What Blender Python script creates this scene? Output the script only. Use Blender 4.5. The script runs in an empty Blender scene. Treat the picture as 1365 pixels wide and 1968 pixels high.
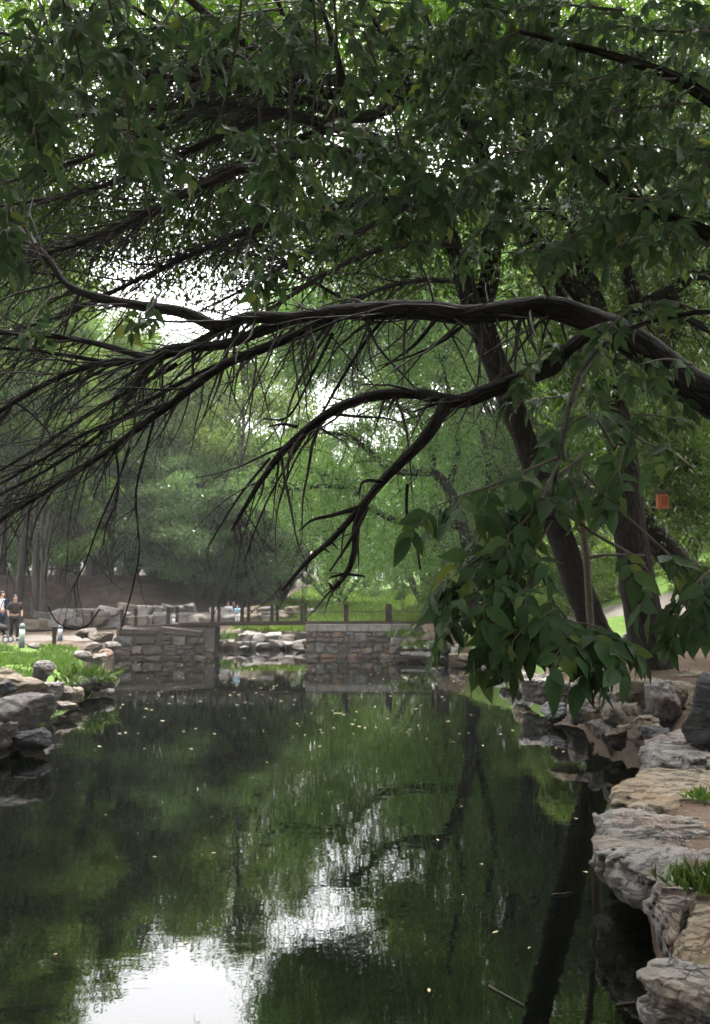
import bpy, bmesh, math, random
import numpy as np
from mathutils import Vector, Matrix

# ------------------------------------------------------------------ camera, sky, sun, exposure
S = bpy.context.scene
COL = S.collection
R = math.radians
W0, H0, F = 1365.0, 1968.0, 1704.0           # photograph size and focal length in its pixels
CAM = np.array([0.0, 0.0, 2.2]); PITCH = math.atan((1150 - H0 / 2) / F)
cd = bpy.data.cameras.new('camera')
cd.sensor_fit = 'VERTICAL'; cd.sensor_height = 36.0; cd.sensor_width = 36.0 * W0 / H0
cd.lens = 36.0 * F / H0
cd.clip_start = 0.05; cd.clip_end = 3000
cd.dof.use_dof = True; cd.dof.focus_distance = 5.0; cd.dof.aperture_fstop = 4.5
cam = bpy.data.objects.new('camera', cd); COL.objects.link(cam)
cam.location = CAM; cam.rotation_euler = (R(90) + PITCH, 0, 0)
S.camera = cam

SUN_EL, SUN_AZ = R(70), R(0)      # the veiled sun stands ahead, over the far bank
w = bpy.data.worlds.new('World'); S.world = w; w.use_nodes = True
nt = w.node_tree; nt.nodes.clear()
sky = nt.nodes.new('ShaderNodeTexSky'); sky.sky_type = 'NISHITA'; sky.sun_disc = False
sky.sun_elevation = SUN_EL; sky.sun_rotation = SUN_AZ
sky.air_density = 1.0; sky.dust_density = 8.0; sky.ozone_density = 1.0
hs = nt.nodes.new('ShaderNodeHueSaturation'); hs.inputs['Saturation'].default_value = 0.12
hs.inputs['Value'].default_value = 1.0
bg = nt.nodes.new('ShaderNodeBackground'); bg.inputs['Strength'].default_value = 0.15
wo = nt.nodes.new('ShaderNodeOutputWorld')
nt.links.new(sky.outputs[0], hs.inputs['Color']); nt.links.new(hs.outputs[0], bg.inputs['Color'])
nt.links.new(bg.outputs[0], wo.inputs['Surface'])
sd_ = bpy.data.lights.new('sun', 'SUN'); sd_.energy = 1.3; sd_.angle = R(40); sd_.color = (1, .97, .92)
sun = bpy.data.objects.new('sun', sd_); COL.objects.link(sun)
sun.rotation_euler = (-(R(90) - SUN_EL), 0, -SUN_AZ)
S.view_settings.view_transform = 'Standard'; S.view_settings.look = 'None'
S.view_settings.exposure = 2.85; S.view_settings.gamma = 1.0; S.view_settings.use_curve_mapping = False
try:
    S.cycles.use_denoising = True
    S.cycles.max_bounces = 8; S.cycles.diffuse_bounces = 4; S.cycles.glossy_bounces = 3
    S.cycles.transmission_bounces = 4; S.cycles.sample_clamp_indirect = 6
except Exception:
    pass

# ------------------------------------------------------------------ helpers
rng = np.random.default_rng(7)
random.seed(7)
cP, sP = math.cos(PITCH), math.sin(PITCH)

def pw(px, py, d):
    """a point of the place that lies at ground distance d along the sight line through a pixel of the photograph"""
    x = (px - W0 / 2) / F; y = -(py - H0 / 2) / F
    wy = cP - y * sP; wz = sP + y * cP
    k = d / wy
    return np.array([x * k, d, CAM[2] + wz * k])

def link(o, parent=None):
    COL.objects.link(o)
    if parent is not None: o.parent = parent
    return o

def tag(o, label=None, cat=None, group=None, kind=None):
    if label: o['label'] = label
    if cat: o['category'] = cat
    if group: o['group'] = group
    if kind: o['kind'] = kind
    return o

def thing(name, label, cat, loc=(0, 0, 0), group=None, rz=0):
    o = bpy.data.objects.new(name, None); COL.objects.link(o)
    o.empty_display_size = .2
    o.location = loc; o.rotation_euler = (0, 0, rz)
    return tag(o, label, cat, group)

def raw_mesh(name, V, Fc, mat, smooth=False, mat_idx=None):
    """V (n,3) array, Fc (m,k) array of k-gons or list of lists"""
    me = bpy.data.meshes.new(name)
    V = np.asarray(V, dtype=np.float32)
    if isinstance(Fc, np.ndarray):
        m, k = Fc.shape
        me.vertices.add(len(V)); me.vertices.foreach_set('co', V.ravel())
        me.loops.add(m * k); me.loops.foreach_set('vertex_index', Fc.astype(np.int32).ravel())
        me.polygons.add(m)
        me.polygons.foreach_set('loop_start', np.arange(0, m * k, k, dtype=np.int32))
        me.polygons.foreach_set('loop_total', np.full(m, k, dtype=np.int32))
        me.update(calc_edges=True)
    else:
        me.from_pydata([tuple(map(float, v)) for v in V], [], Fc)
    for mm in (mat if isinstance(mat, (list, tuple)) else [mat]): me.materials.append(mm)
    if mat_idx is not None: me.polygons.foreach_set('material_index', np.asarray(mat_idx, dtype=np.int32))
    me.polygons.foreach_set('use_smooth', np.full(len(me.polygons), bool(smooth)))
    return me

def part(name, me, parent=None, loc=None):
    o = bpy.data.objects.new(name, me)
    link(o, parent)
    if loc is not None: o.location = loc
    return o

def dup(root, loc, rz=0.0, sc=1.0, label=None, group=None):
    c = root.copy(); COL.objects.link(c)
    c.location = loc; c.rotation_euler = (0, 0, rz); c.scale = (sc, sc, sc) if not isinstance(sc, tuple) else sc
    if label: c['label'] = label
    if group: c['group'] = group
    for ch in root.children:
        k = ch.copy(); COL.objects.link(k); k.parent = c
        for g in ch.children:
            q = g.copy(); COL.objects.link(q); q.parent = k
    return c

# value noise -------------------------------------------------------
def _hash(ix, iy, iz, seed):
    h = (ix.astype(np.int64) * 374761393 + iy.astype(np.int64) * 668265263 + iz.astype(np.int64) * 2147483647 + seed * 974634777) & 0xffffffff
    h = ((h ^ (h >> 13)) * 1274126177) & 0xffffffff
    return ((h ^ (h >> 16)) & 0xffff) / 65535.0

def vnoise(P, seed=0):
    P = np.asarray(P, float); i = np.floor(P); f = P - i; f = f * f * (3 - 2 * f)
    i = i.astype(np.int64); o = 0
    for dx in (0, 1):
        for dy in (0, 1):
            for dz in (0, 1):
                wgt = (f[:, 0] if dx else 1 - f[:, 0]) * (f[:, 1] if dy else 1 - f[:, 1]) * (f[:, 2] if dz else 1 - f[:, 2])
                o = o + wgt * _hash(i[:, 0] + dx, i[:, 1] + dy, i[:, 2] + dz, seed)
    return o

def fbm(P, seed=0, oct=4):
    a, s, o, t = 1.0, 1.0, 0, 0
    for k in range(oct):
        o = o + a * vnoise(np.asarray(P) * s, seed + k * 17); t += a; a *= .5; s *= 2.03
    return o / t

def sstep(a, b, x):
    t = np.clip((np.asarray(x, float) - a) / (b - a), 0, 1); return t * t * (3 - 2 * t)

# curves and tubes ---------------------------------------------------
def spline(P, n):
    """Catmull-Rom resample of rows of P (any width) to n rows"""
    P = np.asarray(P, float)
    if len(P) == 2: 
        t = np.linspace(0, 1, n)[:, None]; return P[0] * (1 - t) + P[1] * t
    Q = np.vstack([2 * P[0] - P[1], P, 2 * P[-1] - P[-2]])
    seg = len(P) - 1; u = np.linspace(0, seg, n); i = np.minimum(u.astype(int), seg - 1); t = (u - i)[:, None]
    p0, p1, p2, p3 = Q[i], Q[i + 1], Q[i + 2], Q[i + 3]
    return .5 * (2 * p1 + (p2 - p0) * t + (2 * p0 - 5 * p1 + 4 * p2 - p3) * t ** 2 + (3 * p1 - p0 - 3 * p2 + p3) * t ** 3)

class Tubes:
    def __init__(s): s.V = []; s.F = []; s.A = []; s.n = 0
    def add(s, P, r, sides=6, wob=0.0, seed=0, cap=True):
        P = np.asarray(P, float); m = len(P); r = np.broadcast_to(np.asarray(r, float), (m,))
        T = np.gradient(P, axis=0); T /= np.linalg.norm(T, axis=1)[:, None] + 1e-9
        a = np.array([0.3, .2, 1.0]) if abs(T[0][2]) < .8 else np.array([1.0, .1, 0.2])
        N = np.cross(T[0], a); N /= np.linalg.norm(N); Ns = [N]
        for k in range(1, m):
            N = Ns[-1] - T[k] * np.dot(Ns[-1], T[k]); N /= np.linalg.norm(N) + 1e-9; Ns.append(N)
        Ns = np.array(Ns); B = np.cross(T, Ns)
        th = np.linspace(0, 2 * np.pi, sides, endpoint=False)
        ring = np.cos(th)[None, :, None] * Ns[:, None, :] + np.sin(th)[None, :, None] * B[:, None, :]
        rr = np.repeat(r[:, None], sides, 1)
        if wob > 0:
            Q = (P[:, None, :] + ring * r[:, None, None]).reshape(-1, 3)
            k = 1.0 / max(r.max(), 1e-4)
            rr = rr * (1 + wob * (fbm(Q * np.array([k, k, k * .45]), seed, 3).reshape(m, sides) - .5) * 2)
            if sides >= 12: rr = rr * (1 + wob * 1.1 * (fbm(Q * k * 2.6, seed + 4, 3).reshape(m, sides) - .5))
        V = (P[:, None, :] + ring * rr[:, :, None]).reshape(-1, 3)
        ln = np.r_[0, np.cumsum(np.linalg.norm(np.diff(P, axis=0), axis=1))] + (len(s.V) * .37) % 5
        s.A.append(np.stack([np.cos(th)[None, :] * r[:, None], np.sin(th)[None, :] * r[:, None], np.repeat(ln[:, None], sides, 1)], -1).reshape(-1, 3))
        i = np.arange(m - 1)[:, None] * sides; j = np.arange(sides)[None, :]; j2 = (j + 1) % sides
        f = np.stack([i + j, i + j2, i + sides + j2, i + sides + j], -1).reshape(-1, 4) + s.n
        s.V.append(V); s.F.append(f); s.n += len(V)
        return s
    def mesh(s, name, mat, base=(0, 0, 0), smooth=True):
        me = raw_mesh(name, np.vstack(s.V) - np.asarray(base), np.vstack(s.F), mat, smooth)
        at = me.attributes.new('bark', 'FLOAT_VECTOR', 'POINT'); at.data.foreach_set('vector', np.vstack(s.A).astype(np.float32).ravel()); return me

def unit(a): return a / (np.linalg.norm(a, axis=-1, keepdims=True) + 1e-9)

def leaf_cloud(P, A, N, L, Wd, bend=.25):
    """diamond leaves folded on the midrib: P base, A axis, N normal, L length, Wd width -> V, F (2 tris each as quads)"""
    A = unit(A); Sx = unit(np.cross(A, N)); N2 = np.cross(Sx, A)
    L = L[:, None]; Wd = Wd[:, None]
    v0 = P; v2 = P + A * L - N2 * L * bend * .5
    mid = P + A * L * .45
    v1 = mid + Sx * Wd * .5 + N2 * Wd * .18; v3 = mid - Sx * Wd * .5 + N2 * Wd * .18
    V = np.stack([v0, v1, v2, v3], 1).reshape(-1, 3)
    b = np.arange(len(P))[:, None] * 4
    # two triangles that share the midrib, so that the fold is real
    Fc = np.concatenate([b + np.array([[0, 1, 2]]), b + np.array([[0, 2, 3]])], 1).reshape(-1, 3)
    return V, Fc

# ------------------------------------------------------------------ materials
def new_mat(name):
    m = bpy.data.materials.new(name); m.use_nodes = True; m.node_tree.nodes.clear(); return m, m.node_tree
def nd(t, kind, **kw):
    n = t.nodes.new(kind)
    for k, v in kw.items():
        if k.startswith('i_'):
            n.inputs[k[2:].replace('_', ' ')].default_value = v
        else: setattr(n, k, v)
    return n
def ramp(t, stops, src=None, interp='LINEAR'):
    n = t.nodes.new('ShaderNodeValToRGB'); e = n.color_ramp.elements; n.color_ramp.interpolation = interp
    while len(e) > 1: e.remove(e[-1])
    e[0].position = stops[0][0]; e[0].color = (*stops[0][1], 1)
    for p, c in stops[1:]:
        k = e.new(p); k.color = (*c, 1)
    if src is not None: t.links.new(src, n.inputs['Fac'])
    return n

def leaf_mat(name, c1, c2, c3, trans=.4, gloss=.06, rough=.4, tcol=1.0):
    m, t = new_mat(name); L = t.links.new
    geo = nd(t, 'ShaderNodeNewGeometry'); oi = nd(t, 'ShaderNodeObjectInfo')
    r = ramp(t, [(0, c1), (.55, c2), (1, c3)], geo.outputs['Random Per Island'])
    hsv = nd(t, 'ShaderNodeHueSaturation')
    mr = nd(t, 'ShaderNodeMapRange'); L(oi.outputs['Random'], mr.inputs[0]); mr.inputs[3].default_value = .82; mr.inputs[4].default_value = 1.2
    mh = nd(t, 'ShaderNodeMapRange'); L(oi.outputs['Random'], mh.inputs[0]); mh.inputs[3].default_value = .49; mh.inputs[4].default_value = .512
    L(mr.outputs[0], hsv.inputs['Value']); L(mh.outputs[0], hsv.inputs['Hue']); L(r.outputs[0], hsv.inputs['Color'])
    d = nd(t, 'ShaderNodeBsdfDiffuse'); tr = nd(t, 'ShaderNodeBsdfTranslucent'); g = nd(t, 'ShaderNodeBsdfGlossy')
    g.inputs['Roughness'].default_value = rough
    L(hsv.outputs[0], d.inputs['Color'])
    h2 = nd(t, 'ShaderNodeHueSaturation'); h2.inputs['Hue'].default_value = .485; h2.inputs['Saturation'].default_value = 1.1
    h2.inputs['Value'].default_value = tcol
    L(hsv.outputs[0], h2.inputs['Color']); L(h2.outputs[0], tr.inputs['Color'])
    m1 = nd(t, 'ShaderNodeMixShader'); m1.inputs[0].default_value = trans
    L(d.outputs[0], m1.inputs[1]); L(tr.outputs[0], m1.inputs[2])
    m2 = nd(t, 'ShaderNodeMixShader')
    lw = nd(t, 'ShaderNodeFresnel'); lw.inputs[0].default_value = 1.4
    mm = nd(t, 'ShaderNodeMath', operation='MULTIPLY'); L(lw.outputs[0], mm.inputs[0]); mm.inputs[1].default_value = gloss * 4
    L(mm.outputs[0], m2.inputs[0])
    L(m1.outputs[0], m2.inputs[1]); L(g.outputs[0], m2.inputs[2])
    o = nd(t, 'ShaderNodeOutputMaterial'); L(m2.outputs[0], o.inputs['Surface'])
    return m

def big_leaf_mat(name, base, vein, gloss=.5, trans=.3):
    """broad leaf with veins on generated coordinates of the leaf mesh"""
    m, t = new_mat(name); L = t.links.new
    tc = nd(t, 'ShaderNodeTexCoord'); oi = nd(t, 'ShaderNodeObjectInfo'); geo = nd(t, 'ShaderNodeNewGeometry')
    sep = nd(t, 'ShaderNodeSeparateXYZ')
    at = nd(t, 'ShaderNodeAttribute', attribute_name='leafuv'); L(at.outputs['Vector'], sep.inputs[0])
    ab = nd(t, 'ShaderNodeMath', operation='ABSOLUTE'); L(sep.outputs['X'], ab.inputs[0])
    # side veins: y - |x|*0.8 stripes
    mu = nd(t, 'ShaderNodeMath', operation='MULTIPLY_ADD'); L(ab.outputs[0], mu.inputs[0]); mu.inputs[1].default_value = -.9; L(sep.outputs['Y'], mu.inputs[2])
    fr = nd(t, 'ShaderNodeMath', operation='PINGPONG'); 
    m7 = nd(t, 'ShaderNodeMath', operation='MULTIPLY'); L(mu.outputs[0], m7.inputs[0]); m7.inputs[1].default_value = 9
    L(m7.outputs[0], fr.inputs[0]); fr.inputs[1].default_value = .5
    v1 = ramp(t, [(0, (1, 1, 1)), (.09, (0, 0, 0))], fr.outputs[0])
    v2 = ramp(t, [(0, (1, 1, 1)), (.03, (0, 0, 0))], ab.outputs[0])
    mx = nd(t, 'ShaderNodeMath', operation='MAXIMUM'); L(v1.outputs[0], mx.inputs[0]); L(v2.outputs[0], mx.inputs[1])
    mf = nd(t, 'ShaderNodeMath', operation='MULTIPLY'); L(mx.outputs[0], mf.inputs[0]); mf.inputs[1].default_value = .45
    add = nd(t, 'ShaderNodeMath', operation='ADD'); L(oi.outputs['Random'], add.inputs[0]); L(geo.outputs['Random Per Island'], add.inputs[1])
    frac = nd(t, 'ShaderNodeMath', operation='FRACT'); L(add.outputs[0], frac.inputs[0])
    b = np.array(base)
    r = ramp(t, [(0, tuple(b * .6)), (.45, tuple(b)), (.8, tuple(b * np.array([1.3, 1.25, 1.1]))), (.93, tuple(b * np.array([1.9, 1.5, 1.0]))), (1, tuple(b * np.array([3.6, 2.1, 1.1])))], frac.outputs[0])
    mix = nd(t, 'ShaderNodeMixRGB'); L(mf.outputs[0], mix.inputs[0]); L(r.outputs[0], mix.inputs[1]); mix.inputs[2].default_value = (*vein, 1)
    p = nd(t, 'ShaderNodeBsdfPrincipled'); L(mix.outputs[0], p.inputs['Base Color']); p.inputs['Roughness'].default_value = .58
    p.inputs['Specular IOR Level'].default_value = gloss
    bp = nd(t, 'ShaderNodeBump'); bp.inputs['Strength'].default_value = .35; bp.inputs['Distance'].default_value = .002
    L(mx.outputs[0], bp.inputs['Height']); L(bp.outputs[0], p.inputs['Normal'])
    tr = nd(t, 'ShaderNodeBsdfTranslucent'); h2 = nd(t, 'ShaderNodeHueSaturation'); h2.inputs['Hue'].default_value = .475; h2.inputs['Value'].default_value = 1.25
    L(mix.outputs[0], h2.inputs['Color']); L(h2.outputs[0], tr.inputs['Color'])
    ms = nd(t, 'ShaderNodeMixShader'); ms.inputs[0].default_value = trans; L(p.outputs[0], ms.inputs[1]); L(tr.outputs[0], ms.inputs[2])
    o = nd(t, 'ShaderNodeOutputMaterial'); L(ms.outputs[0], o.inputs['Surface'])
    return m

def rough_mat(name, cols, scale=4, bump=.5, dist=.03, rough=.85, stretch=(1, 1, 1), spots=None, coord='Object', detail=8, spec=.3, per_obj=.25):
    m, t = new_mat(name); L = t.links.new
    tc = nd(t, 'ShaderNodeTexCoord'); mp = nd(t, 'ShaderNodeMapping'); mp.inputs['Scale'].default_value = stretch
    oi = nd(t, 'ShaderNodeObjectInfo')
    L(tc.outputs[coord], mp.inputs['Vector'])
    n1 = nd(t, 'ShaderNodeTexNoise', noise_dimensions='4D'); n1.inputs['Scale'].default_value = scale; n1.inputs['Detail'].default_value = detail; n1.inputs['Roughness'].default_value = .62
    mw = nd(t, 'ShaderNodeMath', operation='MULTIPLY'); L(oi.outputs['Random'], mw.inputs[0]); mw.inputs[1].default_value = 37; L(mw.outputs[0], n1.inputs['W'])
    L(mp.outputs[0], n1.inputs['Vector'])
    k = len(cols); r = ramp(t, [(.28 + .44 * i / max(k - 1, 1), c) for i, c in enumerate(cols)], n1.outputs['Fac'])
    col = r.outputs[0]
    n2 = nd(t, 'ShaderNodeTexNoise'); n2.inputs['Scale'].default_value = scale * 6; n2.inputs['Detail'].default_value = 6; L(mp.outputs[0], n2.inputs['Vector'])
    if spots:
        sc, thr, c = spots
        n3 = nd(t, 'ShaderNodeTexNoise'); n3.inputs['Scale'].default_value = sc; n3.inputs['Detail'].default_value = 5; L(tc.outputs[coord], n3.inputs['Vector'])
        rs = ramp(t, [(thr, (0, 0, 0)), (thr + .1, (1, 1, 1))], n3.outputs['Fac'])
        mx = nd(t, 'ShaderNodeMixRGB'); L(rs.outputs[0], mx.inputs[0]); L(col, mx.inputs[1]); mx.inputs[2].default_value = (*c, 1); col = mx.outputs[0]
    h = nd(t, 'ShaderNodeHueSaturation'); mr = nd(t, 'ShaderNodeMapRange'); L(oi.outputs['Random'], mr.inputs[0])
    mr.inputs[3].default_value = 1 - per_obj; mr.inputs[4].default_value = 1 + per_obj; L(mr.outputs[0], h.inputs['Value']); L(col, h.inputs['Color'])
    p = nd(t, 'ShaderNodeBsdfPrincipled'); p.inputs['Roughness'].default_value = rough; p.inputs['Specular IOR Level'].default_value = spec
    L(h.outputs[0], p.inputs['Base Color'])
    ad = nd(t, 'ShaderNodeMath', operation='MULTIPLY_ADD'); L(n2.outputs['Fac'], ad.inputs[0]); ad.inputs[1].default_value = .5; L(n1.outputs['Fac'], ad.inputs[2])
    bp = nd(t, 'ShaderNodeBump'); bp.inputs['Strength'].default_value = bump; bp.inputs['Distance'].default_value = dist
    L(ad.outputs[0], bp.inputs['Height']); L(bp.outputs[0], p.inputs['Normal'])
    o = nd(t, 'ShaderNodeOutputMaterial'); L(p.outputs[0], o.inputs['Surface'])
    return m

def rock_mat(name, cols, strata=(1.0, 1.0, 7.0), stain=(.2, .12, .07), lichen=None, tilt=.3, contrast=1.0):
    m, t = new_mat(name); L = t.links.new
    tc = nd(t, 'ShaderNodeTexCoord'); oi = nd(t, 'ShaderNodeObjectInfo')
    off = nd(t, 'ShaderNodeVectorMath', operation='SCALE'); off.inputs[0].default_value = (13.1, 7.7, 3.3); L(oi.outputs['Random'], off.inputs['Scale'])
    ad = nd(t, 'ShaderNodeVectorMath', operation='ADD'); L(tc.outputs['Object'], ad.inputs[0]); L(off.outputs[0], ad.inputs[1])
    mp = nd(t, 'ShaderNodeMapping'); mp.inputs['Scale'].default_value = strata; mp.inputs['Rotation'].default_value = (tilt * .4, tilt, 0); L(ad.outputs[0], mp.inputs['Vector'])
    def noi(vec, sc, det=6, ro=.6, dist=0):
        n = nd(t, 'ShaderNodeTexNoise'); n.inputs['Scale'].default_value = sc; n.inputs['Detail'].default_value = det; n.inputs['Roughness'].default_value = ro; n.inputs['Distortion'].default_value = dist; L(vec, n.inputs['Vector']); return n.outputs['Fac']
    lay = noi(mp.outputs[0], 2.6, 7, .65, .6); big = noi(ad.outputs[0], 2.2, 5); mid = noi(ad.outputs[0], 11, 8, .7); fine = noi(ad.outputs[0], 55, 5, .7)
    def mix(a, wa, b):
        n = nd(t, 'ShaderNodeMath', operation='MULTIPLY_ADD'); L(a, n.inputs[0]); n.inputs[1].default_value = wa
        if isinstance(b, float): n.inputs[2].default_value = b
        else: L(b, n.inputs[2])
        return n.outputs[0]
    f = mix(lay, .45, mix(mid, .35, mix(fine, .2, 0.0)))
    k = len(cols); contrast *= .78; lo, hi = .5 - .16 / contrast, .5 + .16 / contrast
    r = ramp(t, [(lo + (hi - lo) * i / (k - 1), c) for i, c in enumerate(cols)], f)
    rs = ramp(t, [(.5, (0, 0, 0)), (.66, (1, 1, 1))], big); mx = nd(t, 'ShaderNodeMixRGB'); ml = nd(t, 'ShaderNodeMath', operation='MULTIPLY'); L(rs.outputs[0], ml.inputs[0]); ml.inputs[1].default_value = .5; L(ml.outputs[0], mx.inputs[0]); L(r.outputs[0], mx.inputs[1])
    st = nd(t, 'ShaderNodeMixRGB', blend_type='MULTIPLY'); st.inputs[0].default_value = 1; st.inputs[1].default_value = (*[min(c * 4.2, 1) for c in stain], 1); L(r.outputs[0], st.inputs[2]); L(st.outputs[0], mx.inputs[2]); col = mx.outputs[0]
    # dark cracks that follow the bedding
    ck = noi(mp.outputs[0], 1.5, 9, .7, 1.2); cs = nd(t, 'ShaderNodeMath', operation='SUBTRACT'); L(ck, cs.inputs[0]); cs.inputs[1].default_value = .5; ca_ = nd(t, 'ShaderNodeMath', operation='ABSOLUTE'); L(cs.outputs[0], ca_.inputs[0])
    cr = ramp(t, [(0, (0, 0, 0)), (.022, (1, 1, 1))], ca_.outputs[0])
    m2 = nd(t, 'ShaderNodeMixRGB', blend_type='MULTIPLY'); m2.inputs[0].default_value = .42; L(col, m2.inputs[1]); L(cr.outputs[0], m2.inputs[2]); col = m2.outputs[0]
    if lichen:
        lc = ramp(t, [(.52, (0, 0, 0)), (.62, (1, 1, 1))], noi(ad.outputs[0], 3.7, 7, .7)); ml2 = nd(t, 'ShaderNodeMixRGB'); L(lc.outputs[0], ml2.inputs[0]); L(col, ml2.inputs[1]); ml2.inputs[2].default_value = (*lichen, 1); col = ml2.outputs[0]
    h = nd(t, 'ShaderNodeHueSaturation'); mr = nd(t, 'ShaderNodeMapRange'); L(oi.outputs['Random'], mr.inputs[0]); mr.inputs[3].default_value = .78; mr.inputs[4].default_value = 1.2; L(mr.outputs[0], h.inputs['Value'])
    geo = nd(t, 'ShaderNodeNewGeometry'); sz = nd(t, 'ShaderNodeSeparateXYZ'); L(geo.outputs['Position'], sz.inputs[0])
    wn = nd(t, 'ShaderNodeMath', operation='MULTIPLY_ADD'); L(mid, wn.inputs[0]); wn.inputs[1].default_value = -.16; L(sz.outputs['Z'], wn.inputs[2])
    wr = ramp(t, [(0, (.34, .32, .28)), (.035, (.42, .4, .36)), (.1, (1, 1, 1))], wn.outputs[0]); wm_ = nd(t, 'ShaderNodeMixRGB', blend_type='MULTIPLY'); wm_.inputs[0].default_value = 1; L(col, wm_.inputs[1]); L(wr.outputs[0], wm_.inputs[2]); L(wm_.outputs[0], h.inputs['Color'])
    p = nd(t, 'ShaderNodeBsdfPrincipled'); p.inputs['Roughness'].default_value = .88; p.inputs['Specular IOR Level'].default_value = .25; L(h.outputs[0], p.inputs['Base Color'])
    hh = mix(cr.outputs[0], .5, mix(lay, 1.0, mix(mid, .8, mix(fine, .35, 0.0))))
    bp = nd(t, 'ShaderNodeBump'); bp.inputs['Strength'].default_value = .9; bp.inputs['Distance'].default_value = .02; L(hh, bp.inputs['Height']); L(bp.outputs[0], p.inputs['Normal'])
    o = nd(t, 'ShaderNodeOutputMaterial'); L(p.outputs[0], o.inputs['Surface']); return m

def bark_mat(name, cols, ridge=26, along=.14, lichen=(.1, .11, .085), amount=.58, dist=.02):
    m, t = new_mat(name); L = t.links.new
    at = nd(t, 'ShaderNodeAttribute', attribute_name='bark'); mp = nd(t, 'ShaderNodeMapping'); mp.inputs['Scale'].default_value = (1, 1, along); L(at.outputs['Vector'], mp.inputs['Vector'])
    n1 = nd(t, 'ShaderNodeTexNoise'); n1.inputs['Scale'].default_value = ridge; n1.inputs['Detail'].default_value = 5; n1.inputs['Roughness'].default_value = .6; n1.inputs['Distortion'].default_value = .5; L(mp.outputs[0], n1.inputs['Vector'])
    v = nd(t, 'ShaderNodeTexVoronoi', feature='DISTANCE_TO_EDGE'); v.inputs['Scale'].default_value = ridge * .8; L(mp.outputs[0], v.inputs['Vector'])
    vr = ramp(t, [(0, (0, 0, 0)), (.18, (1, 1, 1))], v.outputs['Distance'])
    n2 = nd(t, 'ShaderNodeTexNoise'); n2.inputs['Scale'].default_value = 3.1; n2.inputs['Detail'].default_value = 7; n2.inputs['Roughness'].default_value = .7; L(at.outputs['Vector'], n2.inputs['Vector'])
    ad = nd(t, 'ShaderNodeMath', operation='MULTIPLY_ADD'); L(vr.outputs[0], ad.inputs[0]); ad.inputs[1].default_value = .35; L(n1.outputs['Fac'], ad.inputs[2])
    r = ramp(t, [(.35, cols[0]), (.62, cols[1]), (.95, cols[2])], ad.outputs[0])
    lr = ramp(t, [(amount, (0, 0, 0)), (amount + .1, (1, 1, 1))], n2.outputs['Fac']); lm_ = nd(t, 'ShaderNodeMath', operation='MULTIPLY'); L(lr.outputs[0], lm_.inputs[0]); lm_.inputs[1].default_value = .55
    mx = nd(t, 'ShaderNodeMixRGB'); L(lm_.outputs[0], mx.inputs[0]); L(r.outputs[0], mx.inputs[1]); mx.inputs[2].default_value = (*lichen, 1)
    p = nd(t, 'ShaderNodeBsdfPrincipled'); p.inputs['Roughness'].default_value = .93; p.inputs['Specular IOR Level'].default_value = .15; L(mx.outputs[0], p.inputs['Base Color'])
    bp = nd(t, 'ShaderNodeBump'); bp.inputs['Strength'].default_value = 1; bp.inputs['Distance'].default_value = dist
    a2 = nd(t, 'ShaderNodeMath', operation='MULTIPLY_ADD'); L(n2.outputs['Fac'], a2.inputs[0]); a2.inputs[1].default_value = .8; L(ad.outputs[0], a2.inputs[2]); L(a2.outputs[0], bp.inputs['Height']); L(bp.outputs[0], p.inputs['Normal'])
    o = nd(t, 'ShaderNodeOutputMaterial'); L(p.outputs[0], o.inputs['Surface']); return m

def plain_mat(name, c, rough=.7, spec=.3, var=.12, scale=12):
    c = np.array(c)
    return rough_mat(name, [tuple(c * (1 - var)), tuple(c), tuple(np.minimum(c * (1 + var), 1))], scale=scale, bump=.15, dist=.004, rough=rough, spec=spec, per_obj=0)

M = {}
M['leaf_mid'] = leaf_mat('leaf_mid', (.05, .1, .02), (.075, .14, .028), (.115, .19, .045), .45, .05)
M['leaf_bright'] = leaf_mat('leaf_bright', (.075, .14, .026), (.105, .19, .036), (.155, .24, .06), .5, .04)
M['leaf_blue'] = leaf_mat('leaf_blue', (.08, .15, .045), (.11, .195, .06), (.15, .24, .085), .48, .08)
M['leaf_dark'] = leaf_mat('leaf_dark', (.03, .065, .016), (.045, .09, .022), (.07, .125, .03), .4, .05)
M['leaf_willow'] = leaf_mat('leaf_willow', (.07, .14, .025), (.1, .185, .036), (.14, .23, .055), .45, .06)
M['leaf_canopy'] = leaf_mat('leaf_canopy', (.03, .085, .008), (.045, .12, .012), (.085, .18, .02), .5, .05)
M['broad_leaf'] = big_leaf_mat('broad_leaf', (.028, .062, .021), (.042, .085, .03), .14, .4)
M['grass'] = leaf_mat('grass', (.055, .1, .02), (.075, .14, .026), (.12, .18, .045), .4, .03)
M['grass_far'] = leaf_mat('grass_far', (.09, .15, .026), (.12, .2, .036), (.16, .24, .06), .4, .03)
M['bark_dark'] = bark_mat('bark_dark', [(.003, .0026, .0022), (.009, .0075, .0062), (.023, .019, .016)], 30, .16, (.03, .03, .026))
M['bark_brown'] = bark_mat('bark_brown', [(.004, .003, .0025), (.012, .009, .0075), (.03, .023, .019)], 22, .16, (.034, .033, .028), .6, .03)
M['bark_far'] = rough_mat('bark_far', [(.03, .027, .022), (.055, .048, .04), (.09, .08, .068)], 4, .6, .04, .9, (1, 1, .3), per_obj=.2)
M['twig'] = rough_mat('twig', [(.008, .0065, .0055), (.018, .0145, .012), (.034, .028, .024)], 14, .4, .01, .9, per_obj=.1)
M['stem'] = rough_mat('stem', [(0.035, 0.0294, 0.021), (0.0595, 0.0504, 0.035), (0.084, 0.07, 0.0525)], 14, .4, .01, .8, per_obj=.1)
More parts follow.
